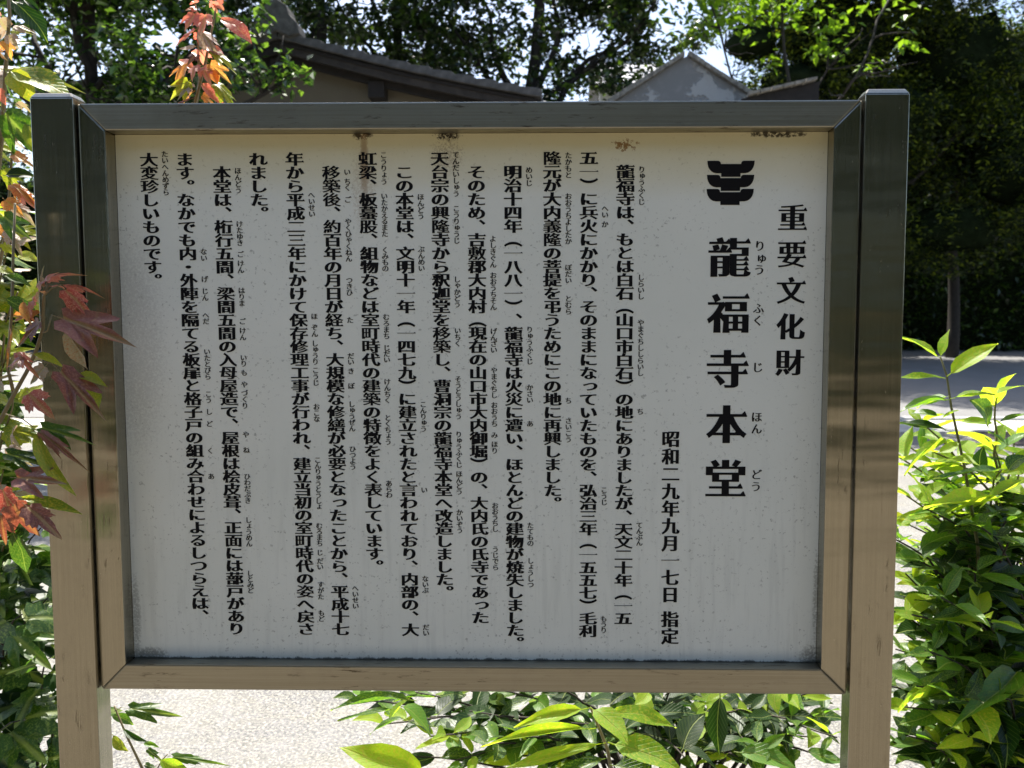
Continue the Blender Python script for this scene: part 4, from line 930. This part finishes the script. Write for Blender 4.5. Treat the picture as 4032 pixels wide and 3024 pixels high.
# sprig in front of the left post
d = 1.30; bs = at(-60, 2900, 1.42)
mt, r_ = maple('maple_sapling', 'red and maroon maple sprig reaching across the left post', bs,
    [([(-60, 1760), (0, 1658), (55, 1553), (105, 1464), (143, 1380), (169, 1295), (173, 1165), (190, 1120)], 1.34, 1.30, .0042, .0022), ([(173, 1165), (205, 1135), (238, 1122)], 1.30, 1.29, .0012, .001), ([(169, 1310), (186, 1305), (205, 1240)], 1.3, 1.29, .0012, .001),
     ([(120, 1430), (150, 1420), (207, 1432)], 1.30, 1.3, .0012, .001), ([(20, 1630), (90, 1650), (129, 1680)], 1.3, 1.3, .0012, .001), ([(55, 1553), (30, 1450), (48, 1200), (52, 1000), (60, 800)], 1.33, 1.36, .003, .002)],
    [((232, 1122), (378, 1246), 85, M_red, 'c'), ((235, 1122), (372, 1120), 30, M_red, 'c'), ((202, 1240), (508, 1336), 205, M_mar, 'm', -.03), ((250, 1290), (332, 1462), 75, M_pal, 'o'), ((207, 1435), (408, 1628), 150, M_mar, 'm', -.03), ((300, 1480), (398, 1498), 40, M_yel, 'o'),
     ((330, 1520), (386, 1600), 48, M_yel, 'o'), ((180, 1250), (60, 1360), 120, M_mar, 'm'), ((180, 1245), (10, 1230), 70, M_org, 'm'), ((150, 1170), (52, 1232), 80, M_red, 'c'), ((180, 1125), (204, 1042), 55, M_red, 'c'), ((175, 1130), (112, 1090), 60, M_red, 'c'), ((190, 1130), (250, 1110), 50, M_red, 'c'),
     ((185, 1120), (222, 1038), 30, M_red, 'c'), ((175, 1140), (140, 1060), 36, M_pal, 'c'), ((170, 1150), (120, 1140), 50, M_org, 'c'), ((190, 1430), (115, 1510), 110, M_pal, 'm'), ((105, 1540), (170, 1610), 110, M_red, 'c'), ((120, 1390), (248, 1430), 40, M_yel, 'o'), ((95, 1400), (30, 1460), 70, M_mar, 'm'),
     ((60, 1270), (10, 1450), 90, M_org, 'm'), ((90, 1180), (115, 1270), 34, M_org, 'o'), ((10, 1170), (160, 1240), 60, M_grn, 'o'), ((0, 1085), (125, 1110), 52, M_grn, 'o'), ((0, 1045), (50, 1070), 40, M_yel, 'o'), ((60, 1380), (110, 1440), 50, M_red, 'c'),
     ((129, 1677), (358, 1730), 95, M_grn, 'm'), ((132, 1680), (305, 1815), 70, M_mar, 'm'), ((129, 1686), (268, 1945), 60, M_yel, 'o'), ((60, 1952), (315, 2017), 55, M_yel, 'o'), ((40, 1880), (232, 1890), 150, M_mar, 'm'), ((86, 1978), (238, 2104), 150, M_mar, 'm'), ((30, 1960), (150, 2120), 170, M_mar, 'm'),
     ((0, 1780), (190, 1830), 90, M_grn, 'm'), ((60, 1680), (20, 1750), 70, M_pal, 'c'), ((30, 1690), (190, 1730), 80, M_yel, 'm'), ((0, 1900), (60, 2060), 110, M_red, 'm'), ((50, 2080), (85, 2270), 75, M_grn, 'o'), ((20, 1750), (90, 1820), 60, M_pal, 'c'), ((0, 2000), (20, 2160), 80, M_mar, 'm')], 401, 1.30)
stem(mt, [Vector((bs.x, bs.y, 0)), at(-150, 2600, 1.40), at(-110, 2100, 1.37), at(-60, 1760, 1.34)], .008, .0045, m_stemr)
# taller stems at the left edge
bs = at(-160, 2900, 1.62)
mt, r_ = maple('maple_sapling', 'tall maple sapling with yellow green and dusty leaves at the left edge', bs,
    [([(-120, 1500), (-30, 900), (10, 500), (20, 300), (38, 60), (30, -60)], 1.58, 1.53, .006, .003), ([(-60, 1300), (30, 900), (45, 640), (60, 480)], 1.56, 1.54, .004, .002)],
    [((14, 272), (272, 286), 125, M_yel, 'm', -.02), ((22, 276), (272, 364), 100, M_yel, 'o', -.02), ((22, 280), (116, 390), 85, M_yel, 'o', -.02), ((35, -10), (186, 146), 70, L_dark, 'o', 0), ((40, 110), (122, 90), 70, M_pal, 'c'), ((35, 120), (110, 110), 60, M_yel, 'c'), ((30, 130), (60, 175), 60, M_pal, 'c'), ((20, 150), (40, 225), 60, M_org, 'c'),
     ((-10, 60), (30, 130), 110, M_pal, 'm'), ((90, -10), (156, 40), 30, L_dark, 'o'), ((20, 310), (45, 420), 75, M_grn, 'm'), ((0, 420), (130, 590), 190, M_grn, 'm', -.02), ((100, 480), (126, 600), 40, M_yel, 'o'), ((0, 540), (112, 505), 50, M_pal, 'c'), ((20, 560), (100, 580), 70, M_pal, 'o'), ((40, 600), (132, 650), 80, M_org, 'm'),
     ((0, 600), (60, 640), 60, M_yel, 'm'), ((60, 400), (112, 415), 40, M_pal, 'c'), ((10, 690), (140, 690), 60, L_dark, 'o'), ((0, 650), (90, 760), 80, M_yel, 'm'), ((30, 720), (120, 760), 60, M_org, 'c'), ((0, 460), (50, 470), 40, M_pal, 'c'), ((0, 330), (-30, 430), 90, M_red, 'm'),
     ((50, 800), (125, 860), 70, M_pal, 'c'), ((10, 780), (80, 830), 70, M_org, 'c'), ((0, 840), (110, 930), 110, M_grn, 'm'), ((20, 900), (75, 970), 60, M_pal, 'c'), ((60, 920), (128, 900), 40, M_yel, 'o'), ((0, 950), (70, 1010), 60, M_yel, 'm'), ((70, 1000), (148, 1020), 40, M_yel, 'o'), ((-20, 180), (20, 240), 80, M_org, 'm'), ((-20, 20), (10, 60), 60, M_red, 'm'), ((60, 740), (130, 800), 60, M_red, 'c'), ((10, 860), (-40, 960), 90, M_org, 'm')], 402, 1.52)
stem(mt, [Vector((bs.x, bs.y, 0)), at(-150, 2300, 1.6), at(-120, 1500, 1.55)], .010, .006, m_stemr)
r_ = random.Random(77)
for (px, py) in ((-60, 1500), (-20, 1200), (20, 1700), (-80, 700), (-60, 300), (60, 1560), (30, 1350), (70, 1150), (40, 950), (60, 760), (20, 1850), (80, 1900), (-40, 980), (0, 130)):
    e = at(px, py, 1.66); shoot(mt, curve_pts(e + Vector((-.15, .1, -.45)), e, .5, r_), .004, .0015, m_stemr, r_, MP, .3, .06, (.08, .115), mats=(r_.choice((M_yel, M_pal, M_yel)), r_.choice((M_yel, M_grn)), M_grn), young=.12, wref=1.0, pet='m', up=(-.3, .2))
# dark foliage low at the left, behind the post
bs = at(60, 3024, 1.95)
mt = thing('maple_sapling', 'dark green lobed maple foliage low behind the foot of the left post', 'maple', (bs.x, bs.y, 0)); r_ = random.Random(78)
for (px, py, dd) in ((150, 2080, 1.75), (200, 2350, 1.8), (80, 2420, 1.65), (170, 2600, 1.7), (210, 2800, 1.8), (70, 2830, 1.7), (-60, 2300, 1.8), (180, 2980, 1.85), (30, 2180, 1.75)):
    e = at(px, py, dd); s0 = Vector((bs.x + r_.uniform(-.15, .05), bs.y + r_.uniform(-.05, .1), max(.05, e.z - .5)))
    stem(mt, [Vector((bs.x + r_.uniform(-.05, .05), bs.y, 0)), s0], .007, .005, m_stemd, 5)
    shoot(mt, curve_pts(s0, e, .45, r_), .0045, .0015, m_stemd, r_, MP, .35, .075, (.12, .17), mats=(M_grn, M_grn, L_dark), young=.08, wref=1.0, pet='m', up=(-.5, .15))
# little seedling right of the left post
bs = at(520, 3200, 1.75)
mt, r_ = maple('maple_seedling', 'small green maple seedling on the pavement just right of the left post', bs,
    [([(700, 3400), (560, 3024), (500, 2900), (450, 2780)], 1.75, 1.72, .004, .002), ([(590, 3080), (640, 2990), (660, 2970)], 1.74, 1.72, .002, .001), ([(450, 2800), (480, 2785)], 1.72, 1.72, .001, .001)],
    [((470, 2785), (702, 2815), 95, M_grn, 'm', 0), ((430, 2815), (535, 2855), 34, L_green, 'o'), ((480, 2868), (570, 2920), 26, L_dark, 'o'), ((560, 2925), (625, 2942), 22, L_green, 'o'), ((640, 2975), (880, 3002), 60, M_grn, 'm', 0), ((620, 2990), (740, 3050), 50, L_young, 'o'), ((570, 2940), (640, 3000), 40, M_grn, 'm'), ((560, 3000), (640, 3060), 40, M_grn, 'm'), ((440, 2890), (500, 2960), 50, M_yel, 'o')], 403, 1.72)
stem(mt, [Vector((bs.x + .12, bs.y, 0)), at(700, 3400, 1.75)], .005, .004, m_stemr)
# red shoot rising behind the top rail
bs = at(345, 3300, 1.52)
c_ = lambda a, b: (a / 2.212, b / 2.212)
lv = []
for b, e, w_, m, kd in (((1720, 100), (1600, 245), 130, M_red, 'm'), ((1730, 80), (1615, 60), 70, M_red, 'c'), ((1800, 110), (1740, 285), 150, M_red, 'm'), ((1700, 40), (1660, -40), 60, M_red, 'c'), ((1900, 140), (2182, 345), 110, M_red, 'o'), ((1870, 0), (1950, 80), 110, M_red, 'm'), ((1860, -10), (1860, 110), 110, M_red, 'm'),
        ((1720, 250), (1508, 372), 110, M_red, 'm'), ((1740, 250), (1690, 350), 100, M_red, 'c'), ((1740, 260), (1868, 410), 110, M_pal, 'c'), ((1720, 260), (1740, 400), 80, M_red, 'm'), ((1720, 405), (1555, 410), 50, M_pal, 'o'), ((1760, 400), (1955, 475), 60, M_red, 'o'), ((1730, 420), (1790, 520), 120, M_red, 'c'),
        ((1830, 440), (2055, 612), 110, M_yel, 'm'), ((1690, 530), (1445, 630), 110, M_org, 'm'), ((1640, 540), (1490, 760), 90, M_org, 'o'), ((1790, 525), (2020, 715), 130, M_org, 'm'), ((1810, 600), (1900, 730), 70, M_org, 'o'), ((1740, 710), (1955, 905), 60, M_red, 'o'), ((1850, 690), (2062, 912), 130, M_yel, 'm'),
        ((1680, 680), (1470, 860), 140, M_yel, 'm'), ((1700, 715), (1535, 812), 90, M_pal, 'm'), ((1700, 790), (1545, 910), 110, M_org, 'm'), ((1740, 810), (1880, 910), 120, M_org, 'm'), ((1700, 620), (1540, 495), 50, M_red, 'o'), ((1710, 640), (1640, 560), 60, M_pal, 'c'), ((1730, 630), (1770, 560), 60, M_red, 'c'),
        ((1720, 560), (1640, 640), 90, M_red, 'c'), ((1760, 560), (1800, 680), 90, M_red, 'c'), ((1700, 850), (1470, 930), 60, M_mar, 'm'), ((1730, 460), (1640, 520), 60, M_mar, 'c'), ((1700, 900), (1580, 1060), 120, M_org, 'm'), ((1740, 900), (1900, 1050), 120, M_yel, 'm')):
    lv.append((c_(*b), c_(*e), w_ / 2.212 * 1.5, m, kd))
mt, r_ = maple('maple_shoot', 'upright maple shoot with red and orange leaves rising behind the top rail', bs,
    [([c_(1600, 1500), c_(1680, 1100), c_(1710, 900), c_(1740, 700), c_(1725, 420), c_(1725, 250), c_(1700, 40)], 1.66, 1.60, .0042, .0018), ([c_(1700, 900), c_(1790, 540), c_(1830, 330), c_(1870, 150), c_(1885, -20)], 1.62, 1.60, .003, .0016)], lv, 404, 1.60)
stem(mt, [Vector((bs.x, bs.y, 0)), at(350, 3024, 1.52), at(370, 2650, 1.54), at(560, 2000, 1.6), at(680, 1200, 1.64), at(*c_(1600, 1500), 1.66)], .006, .0042, m_stemr)
# up to 300 leaves of a plant are objects (the nearest ones), the rest one part
for nm, lst in LEAVES.items():
    lst.sort(key=lambda q: (q[2].translation - CAM).length)
    for me, mat, M, t in lst[:300]: obj('leaf', me, mat, t, M)
    rest = lst[300:]
    if rest:
        vs = []; fs = []; uvs = []; mi = []; mats = []
        for me, mat, M, t in rest:
            b = len(vs); vs += [M @ v.co for v in me.vertices]; ul = me.uv_layers[0].data
            if mat not in mats: mats.append(mat)
            for p in me.polygons:
                fs.append(tuple(b + q for q in p.vertices)); mi.append(mats.index(mat)); uvs += [tuple(ul[li].uv) for li in p.loop_indices]
        m2 = mesh('leaf_mass', vs, fs, smooth=True); l = m2.uv_layers.new(name='UVMap'); l.data.foreach_set('uv', [c for u in uvs for c in u])
        for m_ in mats: m2.materials.append(m_)
        m2.polygons.foreach_set('material_index', mi); o = obj('leaf_mass', m2, None, t); o['kind'] = 'stuff'
    print(nm, len(lst))
